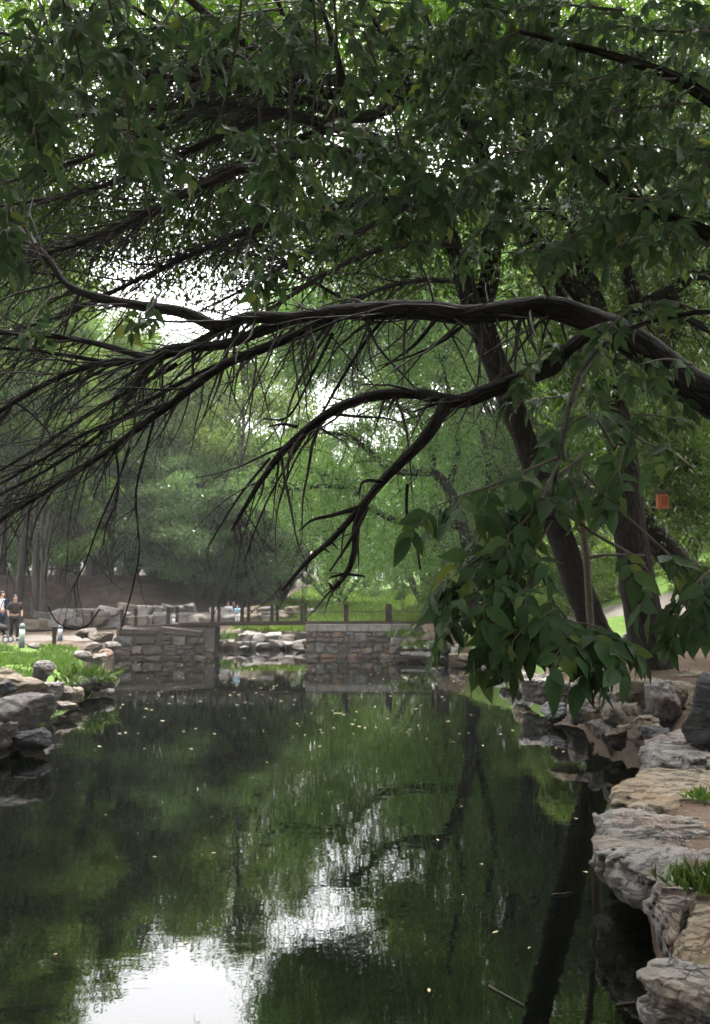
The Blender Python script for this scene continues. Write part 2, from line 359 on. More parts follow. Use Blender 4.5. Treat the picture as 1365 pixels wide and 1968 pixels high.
# rocks
M['rock_grey'] = rock_mat('rock_grey', [(0.036, 0.0324, 0.0302), (0.0936, 0.085, 0.0792), (0.144, 0.1332, 0.126), (0.216, 0.2016, 0.1908)])
M['rock_tan'] = rock_mat('rock_tan', [(0.0408, 0.0313, 0.0218), (0.102, 0.083, 0.0585), (0.1496, 0.1238, 0.0898), (0.2108, 0.1802, 0.136)], (.5, 1, 9), (.22, .16, .1), tilt=.12)
M['rock_pale'] = rock_mat('rock_pale', [(0.0528, 0.0462, 0.0409), (0.1188, 0.1089, 0.099), (0.1782, 0.165, 0.1531), (0.264, 0.2442, 0.231)], (.8, 1, 6), (.22, .14, .085))
M['rock_dark'] = rock_mat('rock_dark', [(0.015, 0.0158, 0.0173), (0.0375, 0.039, 0.0413), (0.0638, 0.066, 0.069), (0.1125, 0.1125, 0.1162)])
M['rock_moss'] = rock_mat('rock_moss', [(0.0338, 0.0315, 0.027), (0.0825, 0.075, 0.066), (0.1275, 0.1162, 0.1013), (0.18, 0.165, 0.1425)], lichen=(.06, .085, .02))
M['wall_tan'] = rough_mat('wall_tan', [(0.056, 0.0448, 0.035), (0.112, 0.091, 0.0735), (0.168, 0.14, 0.1155)], 5, .7, .03, .9)
M['wall_rust'] = rough_mat('wall_rust', [(0.075, 0.0465, 0.0338), (0.1275, 0.0825, 0.06), (0.1725, 0.1237, 0.0938)], 5, .7, .03, .9)
M['wall_grey'] = rough_mat('wall_grey', [(0.049, 0.0455, 0.042), (0.098, 0.091, 0.084), (0.147, 0.14, 0.1295)], 5, .7, .03, .9)
M['wall_brown'] = rough_mat('wall_brown', [(0.036, 0.0288, 0.0228), (0.066, 0.054, 0.042), (0.096, 0.081, 0.063)], 5, .7, .03, .9)
M['mortar'] = rough_mat('mortar', [(0.048, 0.0432, 0.0372), (0.084, 0.075, 0.066), (0.12, 0.108, 0.096)], 9, .7, .02, .95, per_obj=0)
M['cap_stone'] = rough_mat('cap_stone', [(0.112, 0.1015, 0.091), (0.168, 0.154, 0.14), (0.217, 0.203, 0.1855)], 6, .4, .01, .85)
M['red_wood'] = rough_mat('red_wood', [(.012, .006, .005), (.022, .011, .009), (.036, .019, .016)], 12, .4, .008, .65, (1, 1, .2), per_obj=.2)
M['deck_wood'] = rough_mat('deck_wood', [(.022, .014, .011), (.04, .027, .021), (.065, .046, .037)], 8, .4, .01, .8, (.3, 1, 1))
M['wire'] = plain_mat('wire', (.05, .04, .035), .5)
M['path'] = rough_mat('path', [(0.0561, 0.0479, 0.0396), (0.0825, 0.071, 0.0594), (0.1023, 0.0908, 0.0792)], 3, .3, .01, .95, per_obj=0)
M['skin'] = plain_mat('skin', (.42, .25, .17), .5)
M['hair'] = plain_mat('hair', (.012, .01, .009), .5)
M['cloth_white'] = plain_mat('cloth_white', (.7, .71, .76), .9)
M['cloth_lilac'] = plain_mat('cloth_lilac', (.55, .52, .6), .9)
M['cloth_brown'] = plain_mat('cloth_brown', (.035, .022, .018), .9)
M['cloth_navy'] = plain_mat('cloth_navy', (.015, .022, .05), .9)
M['cloth_black'] = plain_mat('cloth_black', (.012, .012, .013), .9)
M['cloth_sky'] = plain_mat('cloth_sky', (.3, .45, .62), .9)
M['white_paint'] = plain_mat('white_paint', (.75, .76, .76), .45)
M['grey_metal'] = plain_mat('grey_metal', (.1, .12, .14), .5)
M['dark_metal'] = plain_mat('dark_metal', (.03, .032, .035), .5)
M['lantern_red'] = plain_mat('lantern_red', (.22, .03, .012), .6)
M['lantern_orange'] = plain_mat('lantern_orange', (.3, .085, .03), .6)
M['fallen'] = leaf_mat('fallen', (.26, .17, .06), (.38, .32, .17), (.5, .46, .34), .1, .08)
M['litter'] = leaf_mat('litter', (.09, .05, .025), (.15, .09, .045), (.24, .16, .09), .05, .03)

def ground_mat():
    m, t = new_mat('ground'); L = t.links.new
    tc = nd(t, 'ShaderNodeTexCoord'); at = nd(t, 'ShaderNodeAttribute', attribute_name='zone')
    sep = nd(t, 'ShaderNodeSeparateColor'); L(at.outputs['Color'], sep.inputs[0])
    n1 = nd(t, 'ShaderNodeTexNoise'); n1.inputs['Scale'].default_value = 1.1; n1.inputs['Detail'].default_value = 9; n1.inputs['Roughness'].default_value = .65; L(tc.outputs['Object'], n1.inputs['Vector'])
    n2 = nd(t, 'ShaderNodeTexNoise'); n2.inputs['Scale'].default_value = 14; n2.inputs['Detail'].default_value = 6; L(tc.outputs['Object'], n2.inputs['Vector'])
    dirt = ramp(t, [(.3, (.03, .02, .014)), (.5, (.06, .042, .03)), (.7, (.1, .073, .054))], n1.outputs['Fac'])
    dark = ramp(t, [(.32, (.018, .012, .009)), (.5, (.034, .0235, .018)), (.68, (.06, .043, .034))], n1.outputs['Fac'])
    gr = ramp(t, [(.3, (.03, .05, .01)), (.5, (.05, .085, .015)), (.72, (.08, .12, .028))], n2.outputs['Fac'])
    mA = nd(t, 'ShaderNodeMixRGB'); L(sep.outputs[1], mA.inputs[0]); L(dirt.outputs[0], mA.inputs[1]); L(dark.outputs[0], mA.inputs[2])
    ad = nd(t, 'ShaderNodeMath', operation='MULTIPLY_ADD'); L(n1.outputs['Fac'], ad.inputs[0]); ad.inputs[1].default_value = .8; 
    sb = nd(t, 'ShaderNodeMath', operation='ADD'); L(sep.outputs[0], sb.inputs[0]); sb.inputs[1].default_value = -.4; L(sb.outputs[0], ad.inputs[2])
    rm = ramp(t, [(.42, (0, 0, 0)), (.6, (1, 1, 1))], ad.outputs[0])
    mB = nd(t, 'ShaderNodeMixRGB'); L(rm.outputs[0], mB.inputs[0]); L(mA.outputs[0], mB.inputs[1]); L(gr.outputs[0], mB.inputs[2])
    p = nd(t, 'ShaderNodeBsdfPrincipled'); p.inputs['Roughness'].default_value = .95; p.inputs['Specular IOR Level'].default_value = .1; L(mB.outputs[0], p.inputs['Base Color'])
    bp = nd(t, 'ShaderNodeBump'); bp.inputs['Strength'].default_value = .6; bp.inputs['Distance'].default_value = .04
    a2 = nd(t, 'ShaderNodeMath', operation='ADD'); L(n1.outputs['Fac'], a2.inputs[0]); L(n2.outputs['Fac'], a2.inputs[1]); L(a2.outputs[0], bp.inputs['Height']); L(bp.outputs[0], p.inputs['Normal'])
    o = nd(t, 'ShaderNodeOutputMaterial'); L(p.outputs[0], o.inputs['Surface']); return m
M['ground'] = ground_mat()

def water_mat():
    m, t = new_mat('water'); L = t.links.new
    tc = nd(t, 'ShaderNodeTexCoord')
    mp = nd(t, 'ShaderNodeMapping'); mp.inputs['Scale'].default_value = (1, 1.6, 1); L(tc.outputs['Object'], mp.inputs['Vector'])
    n1 = nd(t, 'ShaderNodeTexNoise'); n1.inputs['Scale'].default_value = 2.2; n1.inputs['Detail'].default_value = 3; n1.inputs['Roughness'].default_value = .45; L(mp.outputs[0], n1.inputs['Vector'])
    n2 = nd(t, 'ShaderNodeTexNoise'); n2.inputs['Scale'].default_value = 9; n2.inputs['Detail'].default_value = 2; L(mp.outputs[0], n2.inputs['Vector'])
    ad = nd(t, 'ShaderNodeMath', operation='MULTIPLY_ADD'); L(n2.outputs['Fac'], ad.inputs[0]); ad.inputs[1].default_value = .1; L(n1.outputs['Fac'], ad.inputs[2])
    bp = nd(t, 'ShaderNodeBump'); bp.inputs['Strength'].default_value = 1; bp.inputs['Distance'].default_value = .0013
    L(ad.outputs[0], bp.inputs['Height'])
    p = nd(t, 'ShaderNodeBsdfPrincipled'); p.inputs['Base Color'].default_value = (.001, .0014, .0008, 1)
    p.inputs['Roughness'].default_value = .015; p.inputs['IOR'].default_value = 1.64
    L(bp.outputs[0], p.inputs['Normal'])
    o = nd(t, 'ShaderNodeOutputMaterial'); L(p.outputs[0], o.inputs['Surface']); return m
M['water'] = water_mat()

# ------------------------------------------------------------------ terrain, water, paths
POND = np.array([(1.15, 2.2), (1.3, 3.4), (1.55, 4.4), (1.75, 5.6), (2.0, 6.6), (2.5, 8.0), (3.25, 9.6), (3.6, 11.2), (4.0, 13.2), (4.1, 15.2), (3.9, 17.2),
                 (4.0, 20.5), (4.7, 25.0), (4.3, 29.5), (2.6, 32.4), (2.4, 33.6), (-1.8, 33.7), (-1.7, 36.0), (1.2, 37.6), (.5, 39.4), (-3.0, 39.9), (-6.5, 39.4), (-8.5, 37.8), (-7.5, 36.2),
                 (-5.4, 35.8), (-5.2, 34.3), (-8.7, 33.5), (-9.0, 30.2), (-7.9, 26.8), (-6.6, 23.4), (-5.7, 20.9), (-5.9, 18.8), (-5.5, 16.6),
                 (-5.3, 14.8), (-5.6, 12.8), (-7.5, 10.5), (-9.5, 7.5), (-8.5, 4.0), (-5.0, 2.4), (-1.5, 1.9)])

def pond_sd(X, Y):
    """signed distance to the pond outline, positive on land"""
    P = np.stack([X, Y], -1).reshape(-1, 2); n = len(POND); d = np.full(len(P), 1e9); ins = np.zeros(len(P), bool)
    for i in range(n):
        a, b = POND[i], POND[(i + 1) % n]; e = b - a; v = P - a
        t = np.clip((v @ e) / (e @ e), 0, 1); q = v - t[:, None] * e
        d = np.minimum(d, (q ** 2).sum(1))
        c = ((a[1] > P[:, 1]) != (b[1] > P[:, 1]))
        with np.errstate(divide='ignore', invalid='ignore'):
            xi = (b[0] - a[0]) * (P[:, 1] - a[1]) / (b[1] - a[1]) + a[0]
        ins ^= c & (P[:, 0] < xi)
    d = np.sqrt(d); return np.where(ins, -d, d).reshape(np.shape(X))

def land(X, Y):
    X = np.asarray(X, float); Y = np.asarray(Y, float)
    zr = np.interp(Y, [-5, 5, 10, 14, 15.5, 17, 22, 30, 45, 90, 200], [.45, .42, .5, .66, .85, 1.08, 1.3, 1.35, 1.4, 2.8, 6])
    st = np.interp(Y, [0, 12, 18, 24, 60], [6.5, 7.5, 8.6, 6.6, 6.0])
    hill = np.maximum(0, X - st); zr = zr + np.where(hill < 12, hill * .52, 6.24 + (hill - 12) * .1) * sstep(2, 14, Y)
    zl = np.interp(Y, [-5, 10, 20, 27, 31, 38, 42, 60, 100, 200], [.5, .5, .42, .5, .6, .7, .8, 1.2, 3.0, 7])
    mound = sstep(42.2, 50, Y) * (.55 + 1.95 * sstep(-6.0, -13.0, X)) * (1 - .35 * sstep(58, 80, Y))
    bridgeway = sstep(-9.5, -7.5, X) * sstep(32.0, 33.0, Y) * (1 - sstep(35.2, 36.0, Y)) * .35
    zl = zl + mound + bridgeway
    zc = np.interp(Y, [-5, 38, 40, 42, 60, 85, 200], [.5, .6, .72, .9, 1.5, 2.4, 6.5])
    a = sstep(-5.5, -2.0, X); b = sstep(1.5, 5.0, X)
    z = zl * (1 - a) + zc * a * (1 - b) + zr * b
    return z

def height(X, Y):
    X = np.asarray(X, float); Y = np.asarray(Y, float)
    s = pond_sd(X, Y); z = land(X, Y)
    soft = sstep(10, 12.5, Y) * (1 - sstep(27, 30, Y))
    k = sstep(-.25 - .35 * soft, .3 + .7 * soft, s)
    n = (fbm(np.stack([X * .7, Y * .7, X * 0], -1).reshape(-1, 3), 3).reshape(X.shape) - .5) * .16
    z = z + n * sstep(.2, 1.5, s)
    return -.9 * (1 - k) + z * k

def H1(x, y): return float(height(np.array([x]), np.array([y]))[0])

def axis(lo, a, b, hi, step, grow):
    mid = list(np.arange(a, b + 1e-6, step)); s = step; v = b; up = []
    while v < hi: s *= grow; v += s; up.append(v)
    s = step; v = a; dn = []
    while v > lo: s *= grow; v -= s; dn.append(v)
    return np.array(dn[::-1] + mid + up)

gx = axis(-600, -17, 13, 600, .22, 1.12); gy = axis(-60, -1, 52, 900, .22, 1.12)
GX, GY = np.meshgrid(gx, gy, indexing='ij')
GZ = height(GX, GY)
V = np.stack([GX, GY, GZ], -1).reshape(-1, 3)
nx, ny = GX.shape
ii = (np.arange(nx - 1)[:, None] * ny + np.arange(ny - 1)[None, :]).ravel()
Fg = np.stack([ii, ii + ny, ii + ny + 1, ii + 1], -1)
me = raw_mesh('ground', V, Fg, M['ground'], True)
gX, gY = GX.ravel(), GY.ravel()
grass_patch = sstep(-5.2, -6.2, gX) * sstep(17.5, 20, gY) * (1 - sstep(29.2, 31, gY + (gX + 9) * .2))
meadow = sstep(-6.5, -3.5, gX) * sstep(39.6, 40.8, gY)
rslope = sstep(5.5, 7, gX) * sstep(17.5, 20, gY) * .62
zone = np.zeros((len(V), 4), np.float32); zone[:, 3] = 1
zone[:, 0] = np.clip(np.maximum.reduce([grass_patch, meadow, rslope, .75 * sstep(2.8, 4.5, gX) * sstep(20, 23, gY)]), 0, 1)
zone[:, 1] = sstep(-3.5, -6, gX) * sstep(38, 43, gY)
ca = me.color_attributes.new('zone', 'FLOAT_COLOR', 'POINT'); ca.data.foreach_set('color', zone.ravel())
tag(part('ground', me), kind='structure')

wm = raw_mesh('water', [(-14, .8, 0), (6.5, .8, 0), (6.5, 42, 0), (-14, 42, 0)], [[0, 1, 2, 3]], M['water'])
tag(part('water', wm), kind='structure')

def ribbon(name, pts, width, mat, lift=.03):
    P = spline(np.array(pts, float), 60); T = np.gradient(P, axis=0); T = unit(T); Nn = np.stack([-T[:, 1], T[:, 0]], 1)
    k = 9; s = np.linspace(-.5, .5, k)
    XY = P[:, None, :] + Nn[:, None, :] * s[None, :, None] * (width * (1 + .12 * np.sin(np.arange(60) * .7)))[:, None, None]
    Z = height(XY[..., 0], XY[..., 1]) + lift
    Z[:, 0] -= .08; Z[:, -1] -= .08
    V = np.concatenate([XY, Z[..., None]], -1).reshape(-1, 3)
    i = (np.arange(59)[:, None] * k + np.arange(k - 1)[None, :]).ravel()
    return tag(part(name, raw_mesh(name, V, np.stack([i, i + k, i + k + 1, i + 1], -1), mat, True)), kind='structure')
ribbon('path', [(-30, 30.5), (-20, 32.2), (-14.5, 34.0), (-11, 35.2), (-8.4, 35.0)], 3.2, M['path'])
ribbon('path', [(4.2, 34.2), (5.8, 30.5), (7.6, 25.5), (8.6, 21.5), (10.5, 16.5), (12, 10)], 1.4, M['path'])

# ------------------------------------------------------------------ rocks
def ico(sub):
    b = bmesh.new(); bmesh.ops.create_icosphere(b, subdivisions=sub, radius=1)
    V = np.array([v.co[:] for v in b.verts]); Fc = np.array([[v.index for v in f.verts] for f in b.faces]); b.free(); return V, Fc
ICO = {k: ico(k) for k in (2, 3, 4, 5)}

def bedding(P, sc, seed, tilt=.25):
    """0..1 grooves between beds of uneven thickness, warped"""
    q = (P[:, 2] + P[:, 0] * tilt + P[:, 1] * tilt * .4) * sc + fbm(P * sc * .22, seed + 9, 3) * 2.6
    i = np.floor(q); f = q - i; w_ = _hash(i.astype(np.int64), i.astype(np.int64) * 0, i.astype(np.int64) * 0, seed + 3)
    return np.exp(-((f - .5) / .16) ** 2) * (.25 + .75 * w_) * sstep(.3, .6, fbm(P * sc * .35 + 5, seed + 2, 3)), w_

def chips(P, sc, k, amp, seed, flat=2.6):
    """a constant offset per cell: broken faces with sharp steps"""
    g = np.random.default_rng(seed + 77); lo, hi = P.min(0), P.max(0); C = g.uniform(lo, hi, (k, 3)); A = g.uniform(-1, 1, k) * amp
    w_ = np.array([1, 1, flat]); Q = (P + (fbm(P * sc, seed, 3)[:, None] - .5) * .25 / sc) * w_
    out = np.empty(len(P)); C = C * w_
    for i in range(0, len(P), 4000): out[i:i + 4000] = A[np.argmin(((Q[i:i + 4000, None, :] - C[None]) ** 2).sum(-1), 1)]
    return out

def rock_geo(size, seed, sub=4, planes=13, rough=.1, strata=.0, flat=.0):
    V, Fc = ICO[sub]; g = np.random.default_rng(seed)
    Nn = unit(g.normal(size=(planes, 3)) * np.array([1, 1, .8])); D = g.uniform(.5, .92, planes)
    Nn = np.vstack([Nn, [[0, 0, 1], [0, 0, -1]]]); D = np.append(D, [.7 - flat, .8])
    dt = V @ Nn.T; r = np.min(np.where(dt > .05, D / np.maximum(dt, .05), 9), axis=1)
    r = np.minimum(r, 1.15)
    P = V * r[:, None] * np.asarray(size)
    s = float(np.mean(size))
    n = fbm(P / s * 1.6 + seed, seed, 4) - .5; n2 = 1 - 2 * np.abs(fbm(P / s * 3.5 + seed, seed + 5, 3) - .5); n3 = fbm(P / s * 11 + seed, seed + 6, 2) - .5
    P = P + V * (n * rough * 2.2 - (n2 ** 4) * rough * .8 + n3 * rough * .45)[:, None] * s
    gr_, w_ = bedding(P / s, 4.5, seed, g.uniform(-.4, .4))
    st = max(strata, .05)
    P = P - V * ((gr_ * st * .9 + (w_ - .5) * st * .5) * s)[:, None]
    if sub >= 5: P = P + V * (chips(P, 2 / s, 55, .05, seed) * s)[:, None]
    return P, Fc

ROCK_N = [0]
def rock(px, ytop, ybot, wpx, d, mat, label, seed, depth=None, sub=5, tilt=0, strata=0.06, flat=0., rough=.11, group=None, name='rock', rz=0, parent=None):
    a = pw(px, ytop, d); b = pw(px, ybot, d)
    hz = (a[2] - b[2]) / 2 * 1.28; sx = wpx / 2 * d / F * 1.12; sy = depth / 2 if depth else (sx + hz) / 2 * 1.1
    P, Fc = rock_geo((sx, sy, hz), seed, sub, rough=rough, strata=strata, flat=flat)
    c = (a + b) / 2
    Rm = np.array(Matrix.Rotation(rz, 3, 'Z') @ Matrix.Rotation(tilt, 3, 'Y'))
    P = P @ Rm.T
    o = part(name, raw_mesh(name, P, Fc, M[mat], True), parent, tuple(c))
    if parent is None: tag(o, label, 'rock', group)
    return o

def slab(poly, z, thick, mat, label, seed, under=.75, tilt=(0, 0), name='rock', bulge=.05, rough=.05, strata=.03):
    """a stone whose top outline is traced from the photograph and laid on the plane at height z"""
    g = np.random.default_rng(seed)
    pts = []
    for (px, py) in poly:
        x = (px - W0 / 2) / F; y = -(py - H0 / 2) / F; wy = cP - y * sP; wz = sP + y * cP
        k = (z - CAM[2]) / wz; pts.append((x * k, wy * k))
    pts = np.array(pts); n = 300
    cl = np.vstack([pts, pts[:1]]); seg = np.r_[0, np.cumsum(np.linalg.norm(np.diff(cl, axis=0), axis=1))]
    u = np.linspace(0, seg[-1], n, endpoint=False); Q = np.stack([np.interp(u, seg, cl[:, 0]), np.interp(u, seg, cl[:, 1])], 1)
    for _ in range(2): Q = .5 * Q + .25 * (np.roll(Q, 1, 0) + np.roll(Q, -1, 0))
    c = Q.mean(0); s = math.sqrt(abs(np.sum(Q[:, 0] * np.roll(Q[:, 1], -1) - Q[:, 1] * np.roll(Q[:, 0], -1)) / 2))
    prof = [(x_, .01) for x_ in np.linspace(0, .8, 22)] + [(.84, 0), (.88, -.01), (.92, -.025), (.95, -.05), (.975, -.09), (.988, -.13), (.995, -.17), (1.0, -.21), (1.0, -.25), (1.0, -.29), (1.0, -.33), (1.0, -.37), (.995, -.42), (.99, -.46), (.985, -.5), (.975, -.56), (.965, -.62),
            (.95, -.68), (.9, -.8), (under, -.92), (under * .7, -1.0), (under * .35, -1.02), (0.0, -1.02)]
    V = []
    for f, h in prof: V.append(np.column_stack([c + (Q - c) * f, np.full(n, h * thick)]))
    V = np.vstack(V)
    dirs = np.column_stack([np.tile(unit(Q - c), (len(prof), 1)), np.zeros(len(V))])
    side = np.repeat(np.array([1 if .9 < f and h > -.95 else .3 for f, h in prof]), n)
    n1 = fbm(V * 3.2 + seed, seed, 5) - .5; n2 = 1 - 2 * np.abs(fbm(V * 5 + seed, seed + 3, 4) - .5)
    V = V + dirs * ((n1 * rough * 3.0 - n2 ** 5 * rough * 1.3) * side * s)[:, None]
    gr_, w_ = bedding(V, 13, seed, .25)
    V[:, :2] -= dirs[:, :2] * ((gr_ * strata * 1.3 + (w_ - .5) * strata * 1.6) * side)[:, None]
    top = np.repeat(np.array([1.0 if h > -.1 else .35 for f, h in prof]), n)
    g2, w2 = bedding(np.column_stack([V[:, 1] * .35, V[:, 0], V[:, 1] * 1.0]), 9, seed + 40, .3)
    V[:, 2] += ((fbm(V * 4 + 3, seed + 4, 5) - .5) * .12 - g2 * .03 + (w2 - .5) * .035) * top
    ch = chips(V, 4, 120, .017, seed); V[:, :2] += dirs[:, :2] * (ch * side)[:, None]; V[:, 2] += chips(V, 4, 90, .012, seed + 1, 1.0) * top
    V[:, 2] += tilt[0] * (V[:, 0] - c[0]) + tilt[1] * (V[:, 1] - c[1])
    base = np.array([c[0], c[1], z]); V[:, :2] -= c
    k = len(prof); i = np.arange(k - 1)[:, None] * n; j = np.arange(n)[None, :]; j2 = (j + 1) % n
    Fc = np.stack([i + j, i + n + j, i + n + j2, i + j2], -1).reshape(-1, 4)
    o = part(name, raw_mesh(name, V, Fc, M[mat], True), None, tuple(base))
    return tag(o, label, 'rock')

# right bank, near to far
slab([(1222, 1856), (1236, 1846), (1300, 1838), (1345, 1826), (1420, 1815), (1470, 1900), (1440, 1950), (1330, 1905), (1260, 1886), (1228, 1874)], .42, .3, 'rock_pale', 'pale banded stone slab jutting over the water at the lower right corner', 11, tilt=(.02, .05))
slab([(1296, 1806), (1312, 1752), (1345, 1722), (1430, 1690), (1480, 1800), (1450, 1850), (1350, 1836), (1302, 1826)], .5, .4, 'rock_tan', 'ochre striped stone between the corner slab and the grass tuft', 12, tilt=(.05, .05), under=.9)
slab([(1236, 1640), (1300, 1622), (1430, 1640), (1430, 1705), (1330, 1735), (1302, 1765), (1286, 1760), (1262, 1716), (1244, 1680)], .46, .45, 'rock_pale', 'grey wedge shaped stone spur pointing down into the dark water', 13, under=.55, tilt=(.03, .0))
slab([(1141, 1562), (1165, 1546), (1240, 1550), (1330, 1572), (1440, 1580), (1440, 1650), (1330, 1690), (1235, 1672), (1175, 1648), (1146, 1610)], .5, .36, 'rock_pale', 'big pale rounded boulder overhanging the pond, largest stone of the right bank', 14, under=.8, rough=.06, bulge=.1)
slab([(1162, 1533), (1195, 1492), (1228, 1468), (1330, 1450), (1480, 1440), (1490, 1530), (1330, 1542), (1240, 1545)], .52, .5, 'rock_tan', 'long olive brown ledge with thin dark layers behind the big boulder', 15, strata=.06, under=.95)
slab([(1226, 1432), (1242, 1414), (1300, 1398), (1430, 1386), (1450, 1450), (1300, 1466), (1230, 1462)], .62, .6, 'rock_grey', 'flat grey stepped slab below the dark standing rock', 16, strata=.06, under=.95)
rock(1386, 1293, 1440, 104, 9.6, 'rock_dark', 'dark blue grey standing rock cut by the right edge', 21, sub=5, tilt=.2, rough=.07)
rock(1271, 1299, 1398, 62, 13.2, 'rock_grey', 'upright grey pitted rock with a flat top on the right shore', 22, sub=5, rough=.1, strata=.05)
rock(1220, 1304, 1356, 80, 13.7, 'rock_tan', 'ochre block left of the upright pitted rock', 23, depth=.9)
rock(1322, 1310, 1395, 74, 13.4, 'rock_tan', 'tan cracked boulder between the upright rock and the dark standing rock', 24, sub=5)
rock(1176, 1310, 1362, 84, 14.4, 'rock_pale', 'pale boulder half hidden behind the lowest hanging leaves', 25, depth=.9)
rock(1148, 1334, 1372, 104, 14.2, 'rock_grey', 'thin layered grey stone at the water under the hanging leaves', 26, strata=.14, depth=.9)
rock(1200, 1348, 1406, 120, 13.0, 'wall_brown', 'low wet brown stone at the foot of the ochre block', 27, depth=.8)
rock(1234, 1372, 1420, 66, 12.3, 'rock_tan', 'small brown stone in the water before the upright pitted rock', 28)
rock(1160, 1384, 1428, 74, 12.8, 'rock_grey', 'wet purple grey stone sloping into the pond beside the trunk reflection', 29, depth=.5, tilt=.5)
rock(1036, 1284, 1350, 74, 18.0, 'rock_pale', 'jagged pale rock at the shore left of the lowest hanging leaves', 30, rough=.15)
rock(1088, 1306, 1368, 66, 16.4, 'rock_pale', 'pale pointed rock behind the lowest hanging leaves', 31, rough=.13)
rock(1068, 1348, 1386, 46, 15.8, 'rock_dark', 'small dark hollow rock standing in the shallow water', 32)
rock(1114, 1338, 1392, 36, 15.2, 'rock_grey', 'narrow grey stone standing in the shallow water', 33)
rock(1000, 1270, 1312, 60, 23, 'rock_grey', 'grey rock behind the hanging leaves on the right shore', 34)
rock(955, 1262, 1290, 62, 27, 'rock_pale', 'low pale rock partly behind the left hanging leaves', 35)
rock(1262, 1396, 1432, 60, 11.6, 'rock_dark', 'dark wet rock under the edge of the flat grey stepped slab', 36)
rock(1010, 1292, 1328, 44, 20.0, 'rock_tan', 'small tan rock at the waterline behind the hanging leaves', 37)
rock(1124, 1316, 1346, 40, 16.2, 'rock_tan', 'tan rock between the pale pointed rock and the layered stone', 38)
rock(1312, 1288, 1316, 70, 15.6, 'rock_tan', 'low tan rock behind the tan cracked boulder', 39)
rock(978, 1282, 1304, 50, 23.5, 'rock_grey', 'low grey rock at the water under the middle of the hanging leaves', 40)
rock(1268, 1404, 1440, 50, 11.9, 'rock_grey', 'grey stone at the waterline between the low dark rock and the flat slab', 41)
rock(1196, 1392, 1424, 60, 12.5, 'rock_tan', 'tan stone at the waterline beside the wet purple grey stone', 42)
rock(1256, 1350, 1384, 54, 13.6, 'rock_tan', 'tan stone just left of the foot of the upright pitted rock', 43)
rock(1214, 1340, 1364, 50, 14.2, 'rock_grey', 'grey stone behind the low wet brown stone', 44)
rock(1150, 1300, 1330, 60, 16.0, 'rock_grey', 'grey stone under the leaves behind the pale boulder', 45)
rock(1345, 1330, 1392, 50, 11.8, 'rock_tan', 'tan stone squeezed behind the dark standing rock', 46)
# beyond the right abutment
for i, (px, yt, yb, wp, d, mt, lb) in enumerate([
    (768, 1222, 1262, 44, 32.5, 'rock_grey', 'grey block at the right foot of the abutment'),
    (795, 1226, 1244, 66, 32.2, 'rock_moss', 'flat mossy stone above the grey ledge by the bridge'),
    (805, 1250, 1268, 92, 31.4, 'rock_grey', 'long low grey ledge at the water right of the abutment'),
    (846, 1230, 1262, 44, 31.6, 'rock_dark', 'square dark grey rock beside the grassy stones by the bridge'),
    (803, 1198, 1222, 30, 33.6, 'rock_pale', 'pale pointed stone below the right rail end'),
    (838, 1212, 1234, 52, 33.2, 'rock_tan', 'tan broken stone stacked above the square dark rock'),
    (880, 1206, 1240, 50, 33, 'rock_grey', 'grey boulder between the bridge end and the left hanging leaves'),
    (888, 1236, 1258, 52, 31, 'rock_pale', 'whitish slanting stone at the waterline left of the hanging leaves'),
    (900, 1256, 1272, 90, 30, 'rock_tan', 'long thin tan stone at the waterline under the left leaves'),
    (815, 1242, 1256, 26, 31.8, 'rock_moss', 'small mossy stone on the ledge by the bridge'),
    (860, 1196, 1212, 40, 34, 'rock_tan', 'low tan stone at the foot of the last rail post'),
    (935, 1228, 1262, 60, 30, 'rock_grey', 'grey boulder wholly among the left hanging leaves')]):
    rock(px, yt, yb, wp, d, mt, lb, 50 + i, sub=4)
rock(1085, 1196, 1222, 62, 19.5, 'rock_tan', 'pale tan boulder at the foot of the leaning trunk', 70)
rock(1222, 1215, 1238, 60, 20, 'rock_pale', 'flat pale stone by the path behind the upright trunk', 71)
